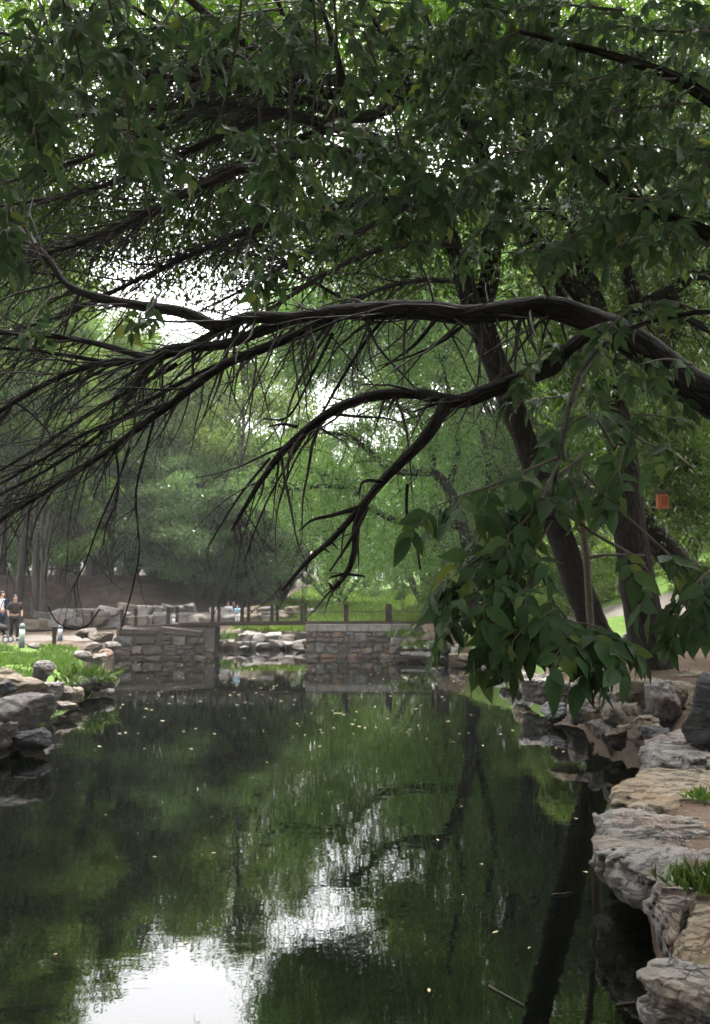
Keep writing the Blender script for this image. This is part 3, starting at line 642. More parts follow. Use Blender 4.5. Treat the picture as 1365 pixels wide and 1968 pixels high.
# left bank
for i, (px, yt, yb, wp, d, mt, lb, kw) in enumerate([
    (30, 1330, 1432, 130, 13.4, 'rock_grey', 'biggest square grey brown boulder at the left edge', dict(sub=5, rough=.08)),
    (18, 1282, 1345, 130, 16.2, 'rock_tan', 'broad tan boulder with sloping top above the big left boulder', dict(sub=5)),
    (8, 1304, 1340, 60, 14.2, 'rock_dark', 'small dark rock lying between the two big left boulders', {}),
    (82, 1266, 1318, 46, 18.4, 'rock_grey', 'grey cone shaped stone standing at the grass edge', dict(sub=5, rough=.1)),
    (96, 1310, 1352, 48, 17.2, 'rock_grey', 'grey block below the cone shaped stone', {}),
    (122, 1318, 1352, 40, 17.8, 'wall_brown', 'brown stone in the gap right of the grey block', {}),
    (144, 1318, 1350, 44, 18.4, 'rock_tan', 'tan three cornered stone leaning at the left waterline', dict(tilt=.4)),
    (166, 1292, 1332, 104, 20.4, 'rock_moss', 'long hollow rock with weeds at the tip of the left promontory', dict(sub=5, depth=1.6)),
    (124, 1346, 1364, 42, 16.9, 'rock_pale', 'flat pale stone lying in the water before the left rocks', {}),
    (78, 1372, 1390, 40, 15.2, 'rock_grey', 'small flat grey stone at the foot of the biggest left boulder', {}),
    (6, 1380, 1450, 60, 12.6, 'rock_grey', 'grey wet rock cut by the left edge under the biggest boulder', {}),
    (164, 1250, 1272, 34, 26.5, 'rock_pale', 'pale flat stone at the far corner of the grass', {}),
    (190, 1254, 1280, 42, 27.5, 'rock_grey', 'grey stone stepping into the water at the grass corner', {}),
    (206, 1246, 1268, 32, 29, 'wall_rust', 'rusty stone at the foot of the left abutment', {}),
    (178, 1234, 1256, 34, 29.5, 'rock_grey', 'rounded stone behind the pale flat stone', {}),
    (214, 1232, 1252, 36, 30.4, 'rock_grey', 'rounded grey stone leaning on the left abutment', {}),
    (170, 1206, 1226, 40, 33, 'wall_brown', 'dark stone on the bank beside the left rail', {}),
    (196, 1214, 1236, 46, 31.8, 'wall_brown', 'brown stone above the rounded stones by the left abutment', {}),
    (214, 1322, 1336, 18, 19.8, 'rock_pale', 'small white topped stone off the promontory tip', {}),
    (68, 1236, 1248, 20, 27.5, 'rock_pale', 'pale stone lying in the bright grass', {})]):
    rock(px, yt, yb, wp, d, mt, lb, 80 + i, **kw)
for i, (px, yt, yb, wp, d, mt, lb) in enumerate([(60, 1400, 1440, 70, 12.9, 'rock_dark', 'dark wet rock low in the water at the big left boulder')]):
    rock(px, yt, yb, wp, d, mt, lb, 120 + i)

# ------------------------------------------------------------------ masonry
def stone_block(sx, sy, sz, seed, rnd=.35):
    """squarish stone of a wall: a box with chamfered, uneven corners (a few dozen triangles)"""
    g = np.random.default_rng(seed); b = bmesh.new(); bmesh.ops.create_cube(b, size=1)
    for v in b.verts:
        v.co.x *= sx * g.uniform(.86, 1.0); v.co.y *= sy * g.uniform(.9, 1.05); v.co.z *= sz * g.uniform(.84, 1.0)
    bmesh.ops.bevel(b, geom=list(b.edges), offset=min(sx, sz) * rnd * .62, segments=2, affect='EDGES', profile=.6)
    for v in b.verts: v.co += Vector(g.normal(size=3) * min(sx, sz) * .05)
    V = np.array([v.co[:] for v in b.verts]); Fc = [[v.index for v in f.verts] for f in b.faces]; b.free(); return V, Fc

def box_mesh(name, sx, sy, sz, mat, bev=.01):
    b = bmesh.new(); bmesh.ops.create_cube(b, size=1)
    for v in b.verts: v.co = Vector((v.co.x * sx, v.co.y * sy, v.co.z * sz))
    if bev > 0: bmesh.ops.bevel(b, geom=list(b.edges), offset=bev, segments=2, affect='EDGES')
    me = bpy.data.meshes.new(name); b.to_mesh(me); b.free(); me.materials.append(mat); return me

def wall_stones(parent, base, x0, x1, z0, z1, y, rows, wmin, wmax, mats, seed, depth=.35, ang=0.0, jit=.03):
    """courses of uneven stones along x at the face y (world), each an object"""
    g = np.random.default_rng(seed); z = z0; rh = (z1 - z0) / rows
    for r in range(rows):
        x = x0; 
        while x < x1 - .05:
            wd = min(g.uniform(wmin, wmax), x1 - x)
            if x1 - x - wd < wmin * .6: wd = x1 - x
            cut = g.uniform(.38, .62)
            for (f0, f1) in ([(0, 1)] if g.uniform() > .5 or rows < 2 else [(0, cut), (cut, 1)]):
                hh = rh * (f1 - f0) * g.uniform(.9, 1.12); zz = z + rh * (f0 + f1) / 2
                ns = 2 if (f1 - f0) < 1 and g.uniform() < .35 else 1
                for q in range(ns):
                    V, Fc = stone_block(wd / ns - .025, depth, hh - .02, int(g.integers(1e6)))
                    o = part('stone', raw_mesh('stone', V, Fc, M[mats[int(g.integers(len(mats)))]], False), parent)
                    cx = x + wd * (q + .5) / ns; t = (cx - x0)
                    o.location = Vector((cx, y + t * ang + depth / 2 - .06 + g.uniform(-jit, jit), zz)) - Vector(base)
                    o.rotation_euler = (g.uniform(-.04, .04), g.uniform(-.1, .1), math.atan(ang) + g.uniform(-.04, .04))
            x += wd
        z += rh

DB = 33.3     # distance of the bridge face
def bx(px, d=DB): return (px - W0 / 2) / F * d
Zd = pw(600, 1200, DB)[2]
# right abutment
xr0, xr1 = bx(588), bx(786)
ab = thing('stone_abutment', 'stone abutment of tan and rust blocks under pale capping stones right of the channel', 'bridge abutment', ((xr0 + xr1) / 2, DB + .8, 0))
b0 = tuple(ab.location)
o = part('core', box_mesh('core', xr1 - xr0 - .1, 1.5, Zd - .24 + .6, M['mortar'], .02), ab); o.location = Vector(((xr0 + xr1) / 2, DB + .735, (Zd - .24 - .6) / 2)) - ab.location
wall_stones(ab, b0, xr0, xr1, -.25, Zd - .27, DB, 3, .3, .62, ['wall_tan', 'wall_rust', 'wall_tan', 'wall_grey', 'wall_brown', 'wall_grey', 'wall_tan'], 5)
edges = [588, 612, 667, 708, 752, 788]
for i in range(5):
    x0, x1 = bx(edges[i]), bx(edges[i + 1])
    o = part('capping_stone', box_mesh('capping_stone', x1 - x0 - .015, 1.7, .25, M['cap_stone'], .015), ab)
    o.location = Vector(((x0 + x1) / 2, DB + .78, Zd - .135)) - ab.location
# left abutment
xl0, xl1 = bx(226), bx(415)
al = thing('stone_abutment', 'stone abutment coloured dark for shade with long top blocks left of the channel', 'bridge abutment', ((xl0 + xl1) / 2, DB + .5, 0))
b0 = tuple(al.location)
o = part('core', box_mesh('core', xl1 - xl0 - .1, 1.5, Zd - .1 + .6, M['mortar'], .02), al); o.location = Vector(((xl0 + xl1) / 2, DB + .6, (Zd - .1 - .6) / 2)) - al.location; o.rotation_euler = (0, 0, .085)
wall_stones(al, b0, xl0, xl1 - .3, -.25, Zd - .42, DB - .35, 3, .38, .9, ['wall_brown', 'wall_brown', 'wall_brown', 'wall_grey', 'wall_tan'], 6, ang=.09)  # shade under the trees is put into the mix as darker stones
wall_stones(al, b0, xl0 + .1, xl1 - .35, Zd - .42, Zd - .12, DB - .36, 1, 1.0, 1.9, ['wall_brown', 'wall_grey'], 7, depth=.5, ang=.09)
for k in range(5):   # squared corner pier at the channel
    V, Fc = stone_block(.36, 1.6, .3, 300 + k); o = part('stone', raw_mesh('stone', V, Fc, M['wall_brown'], False), al)
    o.location = Vector((xl1 - .17, DB + .78, -.1 + k * .27)) - al.location

# bridge: deck, kerb beams, posts, wires
br = thing('footbridge', 'low footbridge with a thin deck and dark red posts strung with wire', 'bridge', (bx(500), DB + .8, 0))
bL = br.location
xA, xB = bx(182), bx(842)
zL = pw(182, 1211, DB)[2]
def beam(name, x0, z0, x1, z1, y, sy, sz, mat):
    L = math.hypot(x1 - x0, z1 - z0); o = part(name, box_mesh(name, L, sy, sz, mat, .012), br)
    o.location = Vector(((x0 + x1) / 2, y, (z0 + z1) / 2)) - bL; o.rotation_euler = (0, -math.atan2(z1 - z0, x1 - x0), 0); return o
for yy in (DB - .02, DB + 1.52):
    beam('edge_beam', xA, zL + .03, bx(345), Zd - .03, yy, .16, .09, M['deck_wood'])
    beam('edge_beam', bx(345) + .01, Zd - .0, bx(588), Zd + .045, yy, .16, .13, M['deck_wood'])
    beam('edge_beam', bx(588) + .01, Zd + .045, xB, Zd + .06, yy, .16, .07, M['deck_wood'])
n = 36; x0s = np.linspace(bx(330), bx(590), n + 1)
for k in range(n):
    o = part('plank', box_mesh('plank', x0s[k + 1] - x0s[k] - .012, 1.36, .045, M['deck_wood'], .004), br)
    o.location = Vector(((x0s[k] + x0s[k + 1]) / 2, DB + .75, Zd + .0 + .03 * (k / n))) - bL
postm = box_mesh('post', .12, .12, .66, M['red_wood'], .012); capm = box_mesh('cap', .14, .14, .05, M['red_wood'], .012)
front = [181, 238, 326, 411, 467, 524, 581, 667, 750, 840]; rear = [238, 264, 343, 423, 479, 534.5, 588, 664, 744, 830]
tops = {0: [], 1: []}
for row, (xs, yy) in enumerate(((front, DB + .02), (rear, DB + 1.48))):
    for px in xs:
        x = bx(px, yy if row == 0 else yy); zb = np.interp(px, [181, 345, 588, 840], [zL, Zd - .02, Zd + .05, Zd + .08])
        o = part('post', postm, br); o.location = Vector((x, yy, zb + .33 - .02)) - bL; o.rotation_euler = (random.uniform(-.02, .02), random.uniform(-.02, .02), random.uniform(-.1, .1))
        c = part('cap', capm, o); c.location = (0, 0, .345)
        tops[row].append(np.array([x, yy, zb + .42]))
tw = Tubes()
for row in (0, 1):
    for a, b in zip(tops[row][:-1], tops[row][1:]):
        t = np.linspace(0, 1, 7)[:, None]; P = a * (1 - t) + b * t; P[:, 2] -= .03 * (1 - (2 * t[:, 0] - 1) ** 2)
        tw.add(P, .011, 5)
part('wire', tw.mesh('wire', M['wire'], bL), br)
# short return of the rail at the right end
o = part('edge_beam', box_mesh('edge_beam', .9, .14, .09, M['red_wood'], .01), br); o.location = Vector((xB + .3, DB - .35, Zd - .02)) - bL; o.rotation_euler = (0, .3, -.9)

# single red post at the left path
p = thing('bollard_post', 'short dark red post at the grass edge left of the bridge', 'post', (bx(110, 31), 31, H1(bx(110, 31), 31)))
o = part('shaft', box_mesh('shaft', .12, .12, .6, M['red_wood'], .012), p); o.location = (0, 0, .28)
o = part('cap', box_mesh('cap', .14, .14, .05, M['red_wood'], .012), p); o.location = (0, 0, .6)

# retaining wall of field stones behind the path
rw = thing('retaining_wall', 'rough dry stone retaining wall of pale boulders at the foot of the brown slope', 'stone wall', (bx(300, 43), 43, .8))
g = np.random.default_rng(17)
WM = ['rock_grey', 'rock_pale', 'rock_tan', 'rock_grey', 'wall_grey', 'wall_brown']
rocks_lib = []
for k in range(10):
    V_, Fc = ICO[4]; gk = np.random.default_rng(400 + k)
    Nn = unit(np.vstack([np.eye(3), -np.eye(3)]) + gk.normal(size=(6, 3)) * .16); Nn = np.vstack([Nn, unit(gk.normal(size=(5, 3)))]); Dk = np.r_[gk.uniform(.62, .8, 6), gk.uniform(.78, .98, 5)]
    dt = V_ @ Nn.T; rr_ = np.min(np.where(dt > .05, Dk / np.maximum(dt, .05), 9), axis=1)
    P = V_ * rr_[:, None] * .62; P = P + V_ * ((fbm(P * 4 + k, k, 4) - .5) * .1 - bedding(P, 7, k)[0] * .03)[:, None]
    rocks_lib.append((P, Fc))
def lib_stone(parent, c, size, k, mat, rz):
    P, Fc = rocks_lib[k]
    o = part('stone', raw_mesh('stone', P * np.asarray(size) * 1.22, Fc, M[mat], True), parent)
    o.location = Vector(c) - parent.location; o.rotation_euler = (g.uniform(-.15, .15), g.uniform(-.15, .15), rz); return o
for row, (yt, yb) in enumerate(((1184, 1207), (1167, 1187))):
    px = 48.0
    while px < 556:
        wp = g.uniform(17, 42) if row == 0 else g.uniform(18, 40)
        if row == 1 and (g.uniform() < .12 or 100 < px < 140): px += wp; continue
        cx = px + wp / 2; d = 43.2 + .25 * row + np.interp(cx, [50, 240, 540], [-3.5, 0, 2.0])
        top = yt - g.uniform(-3, 5) - (8 if row == 1 and 215 < cx < 260 else 0) + (6 if row == 1 and cx < 200 else 0) + (6 if cx < 130 else 0); bot = yb + (6 if cx < 130 else 0)
        a = pw(cx, top, d); b = pw(cx, bot, d)
        lib_stone(rw, (a + b) / 2, (wp * d / F, g.uniform(.6, .9), (a[2] - b[2])), int(g.integers(10)), WM[int(g.integers(6))], g.uniform(-.4, .4))
        px += wp * .94
# stone bank seen through the channel
rv = thing('stone_revetment', 'bank of pale tumbled stones beyond the channel under the bridge deck', 'stone bank', (bx(500, 39.6), 39.6, 0))
for row, (yt, yb) in enumerate(((1233, 1249), (1219, 1235))):
    px = 405.0
    while px < 605:
        wp = g.uniform(14, 34); cx = px + wp / 2; d = 39.2 + .5 * row
        a = pw(cx, yt - g.uniform(-3, 4), d); b = pw(cx, yb, d)
        lib_stone(rv, (a + b) / 2, (wp * d / F, .8, a[2] - b[2]), int(g.integers(10)), ['rock_pale', 'rock_pale', 'rock_grey', 'rock_tan'][int(g.integers(4))], g.uniform(-.5, .5))
        px += wp * .93
# weir stones just under the deck
for i, (px, yb, wp, lb) in enumerate([(440, 1262, 20, 'small dark stone in the channel near the left abutment'), (578, 1250, 22, 'flat pale stone in the channel near the right abutment'), (470, 1246, 26, 'flat grey stone lying in the channel below the far bank')]):
    rock(px, yb - 6, yb + 3, wp, 37 if i else 35, ['rock_dark', 'rock_pale', 'rock_grey'][i], lb, 700 + i, sub=3)
# loose stones beside the far meadow path
for i, (px, yt, yb, wp, d, lb) in enumerate([(590, 1168, 1184, 44, 52, 'pale flat stone at the meadow edge behind the bridge posts'), (545, 1172, 1190, 34, 50, 'grey stone at the right end of the retaining wall'), (600, 1190, 1199, 22, 44, 'small pale stone in the meadow just above the bridge deck')]):
    rock(px, yt, yb, wp, d, 'rock_pale', lb, 720 + i, sub=3)

# ------------------------------------------------------------------ path lamps
def lamp(px, d, hgt, label):
    x = bx(px, d); t = thing('path_lamp', label, 'bollard lamp', (x, d, H1(x, d)), 'bollard lamps by the path')
    def lathe(name, prof, mat, par):
        n = 16; V = []; 
        for r, z in prof:
            th = np.linspace(0, 2 * np.pi, n, endpoint=False); V.append(np.column_stack([r * np.cos(th), r * np.sin(th), np.full(n, z)]))
        V = np.vstack(V); k = len(prof); i = np.arange(k - 1)[:, None] * n; j = np.arange(n)[None, :]; j2 = (j + 1) % n
        return part(name, raw_mesh(name, V, np.stack([i + j, i + j2, i + n + j2, i + n + j], -1).reshape(-1, 4), mat, True), par)
    s = hgt / .8
    lathe('base', [(0.001, -.1), (.1, -.1), (.1, .3 * s), (.08, .32 * s), (.001, .32 * s)], M['grey_metal'], t)
    lathe('shade', [(0.001, .32 * s), (.085, .32 * s), (.085, .62 * s), (.001, .62 * s)], M['white_paint'], t)
    lathe('cap', [(0.001, .62 * s), (.105, .62 * s), (.1, .7 * s), (.06, .78 * s), (.001, .8 * s)], M['grey_metal'], t)
lamp(48, 29.6, .8, 'white and grey bollard lamp standing at the path edge near the two people')
lamp(121, 33.2, .6, 'white bollard lamp behind the dark red post')
lamp(337, 42, .6, 'small white lamp before the stone wall behind the bridge')

# ------------------------------------------------------------------ people
def skin_geo(name, verts, edges, radii, mat, root=0, sub=1):
    me = bpy.data.meshes.new(name); me.from_pydata(verts, edges, []); o = bpy.data.objects.new(name, me); COL.objects.link(o)
    o.modifiers.new('skin', 'SKIN')
    for i, sv in enumerate(me.skin_vertices[0].data):
        r = radii[i]; sv.radius = r if isinstance(r, tuple) else (r, r); sv.use_root = (i == root)
    sm = o.modifiers.new('sub', 'SUBSURF'); sm.levels = sub; sm.render_levels = sub
    dg = bpy.context.evaluated_depsgraph_get(); ev = o.evaluated_get(dg)
    nm = bpy.data.meshes.new_from_object(ev); nm.name = name; nm.materials.clear(); nm.materials.append(mat)
    nm.polygons.foreach_set('use_smooth', np.full(len(nm.polygons), True))
    bpy.data.objects.remove(o); bpy.data.meshes.remove(me); return nm

def person(loc, rz, hgt, label, shirt, trousers, pose='stand', hair_long=False, short_sleeve=True, elbow=.3, turn=0, shoe='cloth_black'):
    s = hgt / 1.7
    t = thing('person', label, 'person', loc, rz=rz)
    def sc(p): return [tuple(np.array(q) * s) for q in p]
    sit = pose == 'sit'
    hip = .95; 
    J = {'pel': (0, 0, .95), 'wa': (0, 0, 1.1), 'ch': (0, -.01, 1.3), 'nb': (0, 0, 1.4), 'nk': (0, 0, 1.46), 'hd0': (0, -.015, 1.53), 'hd': (0, -.03, 1.62), 'hdt': (0, -.02, 1.69)}
    if sit: 
        for k in J: J[k] = (J[k][0], J[k][1], J[k][2] - .45)
    z0 = J['ch'][2]
    for sgn, S_ in ((1, 'l'), (-1, 'r')):
        J['sh' + S_] = (sgn * .185, 0, z0 + .1); J['el' + S_] = (sgn * .25, .03, z0 - .16)
        J['wr' + S_] = (sgn * .24, -elbow * .6, z0 - .34 + elbow * .25); J['ha' + S_] = (sgn * .23, -elbow * .6 - .05, z0 - .42 + elbow * .25)
        if sit:
            J['hp' + S_] = (sgn * .1, -.02, .5); J['kn' + S_] = (sgn * .12, -.42, .52); J['an' + S_] = (sgn * .12, -.45, .1); J['to' + S_] = (sgn * .13, -.6, .04)
        else:
            st = .1 * sgn
            J['hp' + S_] = (sgn * .095, 0, .88); J['kn' + S_] = (sgn * .1, -.02 - st * .6, .5); J['an' + S_] = (sgn * .1, .03 - st, .09); J['to' + S_] = (sgn * .12, -.13 - st, .035)
    names = list(J); idx = {k: i for i, k in enumerate(names)}
    E = [('pel', 'wa'), ('wa', 'ch'), ('ch', 'nb'), ('nb', 'nk'), ('nk', 'hd0'), ('hd0', 'hd'), ('hd', 'hdt')]
    for q in 'lr': E += [('ch', 'sh' + q), ('sh' + q, 'el' + q), ('el' + q, 'wr' + q), ('wr' + q, 'ha' + q), ('pel', 'hp' + q), ('hp' + q, 'kn' + q), ('kn' + q, 'an' + q), ('an' + q, 'to' + q)]
    rad = {'pel': (.15, .11), 'wa': (.13, .1), 'ch': (.15, .11), 'nb': .085, 'nk': .055, 'hd0': .07, 'hd': (.085, .1), 'hdt': (.06, .075)}
    for q in 'lr': rad.update({'sh' + q: .065, 'el' + q: .045, 'wr' + q: .032, 'ha' + q: .04, 'hp' + q: .095, 'kn' + q: .062, 'an' + q: .042, 'to' + q: .04})
    def build(name, keys, mat, grow):
        ks = [k for k in names if k in keys]; ix = {k: i for i, k in enumerate(ks)}
        ed = [(ix[a], ix[b]) for a, b in E if a in ix and b in ix]
        rr = []
        for k in ks:
            r = rad[k]; r = r if isinstance(r, tuple) else (r, r); rr.append(((r[0] + grow) * s, (r[1] + grow) * s))
        part(name, skin_geo(name, sc([J[k] for k in ks]), ed, rr, M[mat], root=ix.get('pel', ix.get('ch', 0))), t)
    build('body', set(names), 'skin', 0)
    build('shirt', {'pel', 'wa', 'ch', 'nb', 'shl', 'shr', 'ell', 'elr'} if short_sleeve else {'pel', 'wa', 'ch', 'nb', 'shl', 'shr', 'ell', 'elr', 'wrl', 'wrr'}, shirt, .032)
    build('trousers', {'pel', 'hpl', 'hpr', 'knl', 'knr', 'anl', 'anr'}, trousers, .02)
    V, Fc = ICO[3]; hz = J['hd'][2]
    P = V * np.array([.098, .115, .115]); keep = P[:, 2] - P[:, 1] * -.9 * 1 
    P = P + np.array([0, .005, hz + .025]); 
    P[:, 1] = np.where((P[:, 1] < -.045) & (P[:, 2] < hz + .07), -.045, P[:, 1])
    part('hair', raw_mesh('hair', P * s, Fc, M['hair'], True), t)
    if hair_long:
        P = V * np.array([.1, .06, .2]) + np.array([0, .075, hz - .1]); part('hair', raw_mesh('hair', P * s, Fc, M['hair'], True), t)
    for q in 'lr':
        c = (np.array(J['an' + q]) + np.array(J['to' + q])) / 2
        P = V * np.array([.055, .14, .05]); P[:, 2] = np.maximum(P[:, 2], -.035); P = P + np.array([c[0], c[1], .04])
        part('shoe', raw_mesh('shoe', P * s, Fc, M[shoe], True), t)
    nose = V * np.array([.016, .025, .022]) + np.array([0, J['hd'][1] - .1, hz - .005]); part('nose', raw_mesh('nose', nose * s, Fc, M['skin'], True), t)
    return t
gz = lambda x, y: H1(x, y) + .02
x = bx(33, 33.5); person((x, 33.5, gz(x, 33.5)), .5, 1.66, 'person in a dark brown short sleeved shirt and dark trousers walking on the left path', 'cloth_brown', 'cloth_black', elbow=.15)
x = bx(7, 34.3); pb = person((x, 34.3, gz(x, 34.3)), 1.1, 1.75, 'person in a white shirt with dark backpack and navy trousers at the left edge', 'cloth_white', 'cloth_navy', elbow=.5)
o = part('bag', box_mesh('bag', .3, .16, .46, M['cloth_navy'], .06), None); o.name = 'backpack'
o.location = (x + .19 * math.sin(1.1) * 1.0, 34.3 + .19 * math.cos(1.1), gz(x, 34.3) + 1.3); o.rotation_euler = (0, 0, 1.1)
tag(o, 'navy backpack on the back of the person in the white shirt', 'backpack')
x = bx(441, 47); person((x, 47, pw(441, 1186, 47)[2] - .42), -.6, 1.66, 'person in a pale lilac top and navy trousers sitting on the stone wall', 'cloth_lilac', 'cloth_navy', 'sit', True, elbow=.3)
x = bx(451, 47.5); person((x, 47.5, pw(451, 1186, 47.5)[2] - .42), -.2, 1.7, 'person in black with bare face sitting beside the lilac top on the stone wall', 'cloth_black', 'cloth_black', 'sit', True, elbow=.4)
x = bx(458, 42.5); person((x, 42.5, pw(458, 1203, 42.5)[2]), .3, .98, 'child in a light blue shirt and white trousers standing before the stone wall', 'cloth_sky', 'cloth_white', elbow=.2)

# pushchair at the left edge
x = bx(4, 31.6); y = 31.6
st = thing('pushchair', 'black pushchair with white wheels on the path cut by the left edge', 'pushchair', (x, y, gz(x, y)))
tb = Tubes(); 
for yy in (-.22, .22):
    tb.add([(-.5, yy, .95), (-.2, yy, .62), (.1, yy, .42), (.33, yy, .1)], .014, 6); tb.add([(-.1, yy, .55), (-.22, yy, .3), (-.32, yy, .1)], .014, 6)
tb.add([(-.5, -.22, .95), (-.53, 0, .97), (-.5, .22, .95)], .016, 6)
part('frame', tb.mesh('frame', M['dark_metal']), st)
V, Fc = ICO[3]; P = V * np.array([.3, .2, .16]); part('seat', raw_mesh('seat', P + np.array([.0, 0, .5]), Fc, M['cloth_black'], True), st)
P = V * np.array([.1, .2, .32]); part('hood', raw_mesh('hood', P + np.array([-.2, 0, .74]), Fc, M['cloth_black'], True), st)
for (wx, wy) in ((.33, .22), (.33, -.22), (-.32, .22), (-.32, -.22)):
    th = np.linspace(0, 2 * np.pi, 17); wt = Tubes().add(np.column_stack([.1 * np.cos(th), np.zeros(17), .1 * np.sin(th)]), .022, 6)
    o = part('wheel', wt.mesh('wheel', M['dark_metal']), st); o.location = (wx, wy, .11)
    part('hub', raw_mesh('hub', V * np.array([.075, .02, .075]), Fc, M['white_paint'], True), o)

# ------------------------------------------------------------------ background trees
def tree_geo(seed, Ht, cb, cr, nclump, nleaf, ls, r0, lean=0.0, flat=.62, top=1.0, droop=.35, limbs=True, shape='round', asp=.5, forks=0):
    g = np.random.default_rng(seed); tb = Tubes()
    zt = Ht * .86
    tp = np.array([(0, 0, -.5), (0, 0, .3), (lean * .25 + g.normal() * .1, g.normal() * .1, Ht * .3), (lean * .6 + g.normal() * .25, g.normal() * .25, Ht * .6), (lean, g.normal() * .3, zt)])
    TP = spline(tp, 22); fr = np.linspace(0, 1, 22)
    tb.add(TP, r0 * (1 - .85 * fr) * (1 + .6 * np.exp(-fr * 22)), 9, .12, seed)
    cl = []; cz = []
    for k in range(nclump):
        h = g.uniform(0, 1)
        if shape == 'round': prof = math.sin(math.pi * (0.12 + .82 * h)) ** .7
        elif shape == 'cone': prof = 1 - .75 * h
        else: prof = .55 + .45 * math.sin(math.pi * h)
        rad = cr * prof * math.sqrt(g.uniform(.08, 1)); a = g.uniform(0, 2 * np.pi)
        z = Ht * (cb + (top - cb) * h); tr = TP[min(21, int(z / zt * 21))]
        c = np.array([tr[0] + rad * math.cos(a), tr[1] + rad * math.sin(a), z]); cl.append(c); cz.append(cr * g.uniform(.2, .42))
        if limbs and rad > .3:
            zs = max(Ht * cb * .8, z - rad * g.uniform(.5, .9)); s0 = TP[min(21, max(0, int(zs / zt * 21)))]
            m1 = s0 * .6 + c * .4 + np.array([0, 0, .12 * rad]) + g.normal(size=3) * .1 * rad
            tb.add(spline([s0, m1, c], 8), np.linspace(r0 * .32, r0 * .05, 8), 5)
            for q in range(2):
                e = c + g.normal(size=3) * cz[-1] * .8; tb.add(spline([m1 * .3 + c * .7, (c + e) / 2 + g.normal(size=3) * .1, e], 5), np.linspace(r0 * .08, .012, 5), 4)
    cl = np.array(cl); cz = np.array(cz)
    ci = g.choice(nclump, nleaf, p=cz ** 2 / np.sum(cz ** 2))
    dv = unit(g.normal(size=(nleaf, 3))); rr = cz[ci] * g.uniform(0, 1, nleaf) ** .45
    # twig-like sub clusters inside each clump
    sub = g.integers(0, 9, nleaf); so = unit(g.normal(size=(nclump, 9, 3)))[ci, sub]
    P = cl[ci] + (dv * .5 + so * .75) * rr[:, None] * np.array([1, 1, flat])
    A = unit(dv * .8 + so * .4 + g.normal(size=(nleaf, 3)) * .5 + np.array([0, 0, -droop])); N = unit(g.normal(size=(nleaf, 3)) * .55 + np.array([0, 0, 1.0]))
    L = ls * g.uniform(.65, 1.3, nleaf)
    V, Fc = leaf_cloud(P, A, N, L, L * asp)
    return tb, V, Fc

def tree_thing(name, label, cat, geo, bark, leafm, loc=(0, 0, 0), group=None):
    tb, V, Fc = geo; t = thing(name, label, cat, loc, group)
    part('trunk', tb.mesh('trunk', M[bark]), t); part('crown', raw_mesh('crown', V, Fc, M[leafm], False), t); return t

def willow_geo(seed, Ht, cr, nstr, ls):
    g = np.random.default_rng(seed); tb = Tubes(); tp = spline(np.array([(0, 0, -.4), (.1, 0, 1.2), (.2, .1, Ht * .45), (.1, .2, Ht * .8)]), 14)
    tb.add(tp, np.linspace(.3, .08, 14), 8, .12, seed); P = []; 
    for k in range(nstr):
        a = g.uniform(0, 2 * np.pi); r = cr * math.sqrt(g.uniform(.05, 1)); h = Ht * (1 - .35 * (r / cr) ** 2) * g.uniform(.75, 1)
        p = np.array([r * math.cos(a), r * math.sin(a), h]); n = int(g.integers(18, 46)); L = g.uniform(.25, .62) * Ht
        tt = np.linspace(0, 1, n); q = p + np.column_stack([math.cos(a) * .5 * tt, math.sin(a) * .5 * tt, -L * tt]) + np.cumsum(g.normal(size=(n, 3)) * .03, 0)
        P.append(q[q[:, 2] > .5])
        if k % 6 == 0: tb.add(spline([tp[min(13, int(h / Ht * 12))], (tp[9] + p) / 2 + np.array([0, 0, .3]), p], 7), np.linspace(.07, .015, 7), 4)
    P = np.repeat(np.vstack(P), 3, 0); n = len(P); P = P + g.normal(size=(n, 3)) * .12
    A = unit(g.normal(size=(n, 3)) * .5 + np.array([0, 0, -1.0])); N = unit(g.normal(size=(n, 3)) + np.array([0, 0, .4])); L = ls * g.uniform(.7, 1.3, n)
    V, Fc = leaf_cloud(P, A, N, L, L * .32); return tb, V, Fc

protos = {}
protos['grove'] = tree_thing('grove_tree', 'x', 'tree', tree_geo(1, 17, .42, 4.2, 46, 24000, .2, .3, .5, shape='col'), 'bark_far', 'leaf_bright')
protos['grove2'] = tree_thing('grove_tree', 'x', 'tree', tree_geo(2, 18, .36, 3.8, 42, 22000, .19, .26, -.6, shape='col'), 'bark_far', 'leaf_bright')
protos['broad'] = tree_thing('broadleaf_tree', 'x', 'tree', tree_geo(3, 15, .2, 5.2, 60, 30000, .2, .34, .4), 'bark_far', 'leaf_bright')
protos['broad2'] = tree_thing('broadleaf_tree', 'x', 'tree', tree_geo(4, 16, .22, 4.8, 54, 27000, .2, .3, -.4), 'bark_far', 'leaf_mid')
protos['blue'] = tree_thing('spreading_tree', 'x', 'tree', tree_geo(5, 8.5, .14, 4.0, 52, 26000, .17, .42, .2, flat=.45, droop=.1), 'bark_far', 'leaf_blue')
protos['far'] = tree_thing('distant_tree', 'x', 'tree', tree_geo(6, 13, .12, 4.6, 44, 14000, .3, .25, .3), 'bark_far', 'leaf_willow')
protos['willow'] = tree_thing('weeping_tree', 'x', 'tree', willow_geo(8, 10, 3.6, 330, .12), 'bark_far', 'leaf_willow')
protos['shrub'] = tree_thing('shrub', 'x', 'shrub', tree_geo(9, 2.6, .08, 1.5, 30, 9000, .1, .05, .1, flat=.8), 'bark_far', 'leaf_bright')
protos['sap'] = tree_thing('sapling', 'x', 'tree', tree_geo(10, 9, .3, 1.7, 26, 9000, .17, .09, .5, shape='col'), 'bark_far', 'leaf_mid')
pu = {k: False for k in protos}
gr = np.random.default_rng(31)
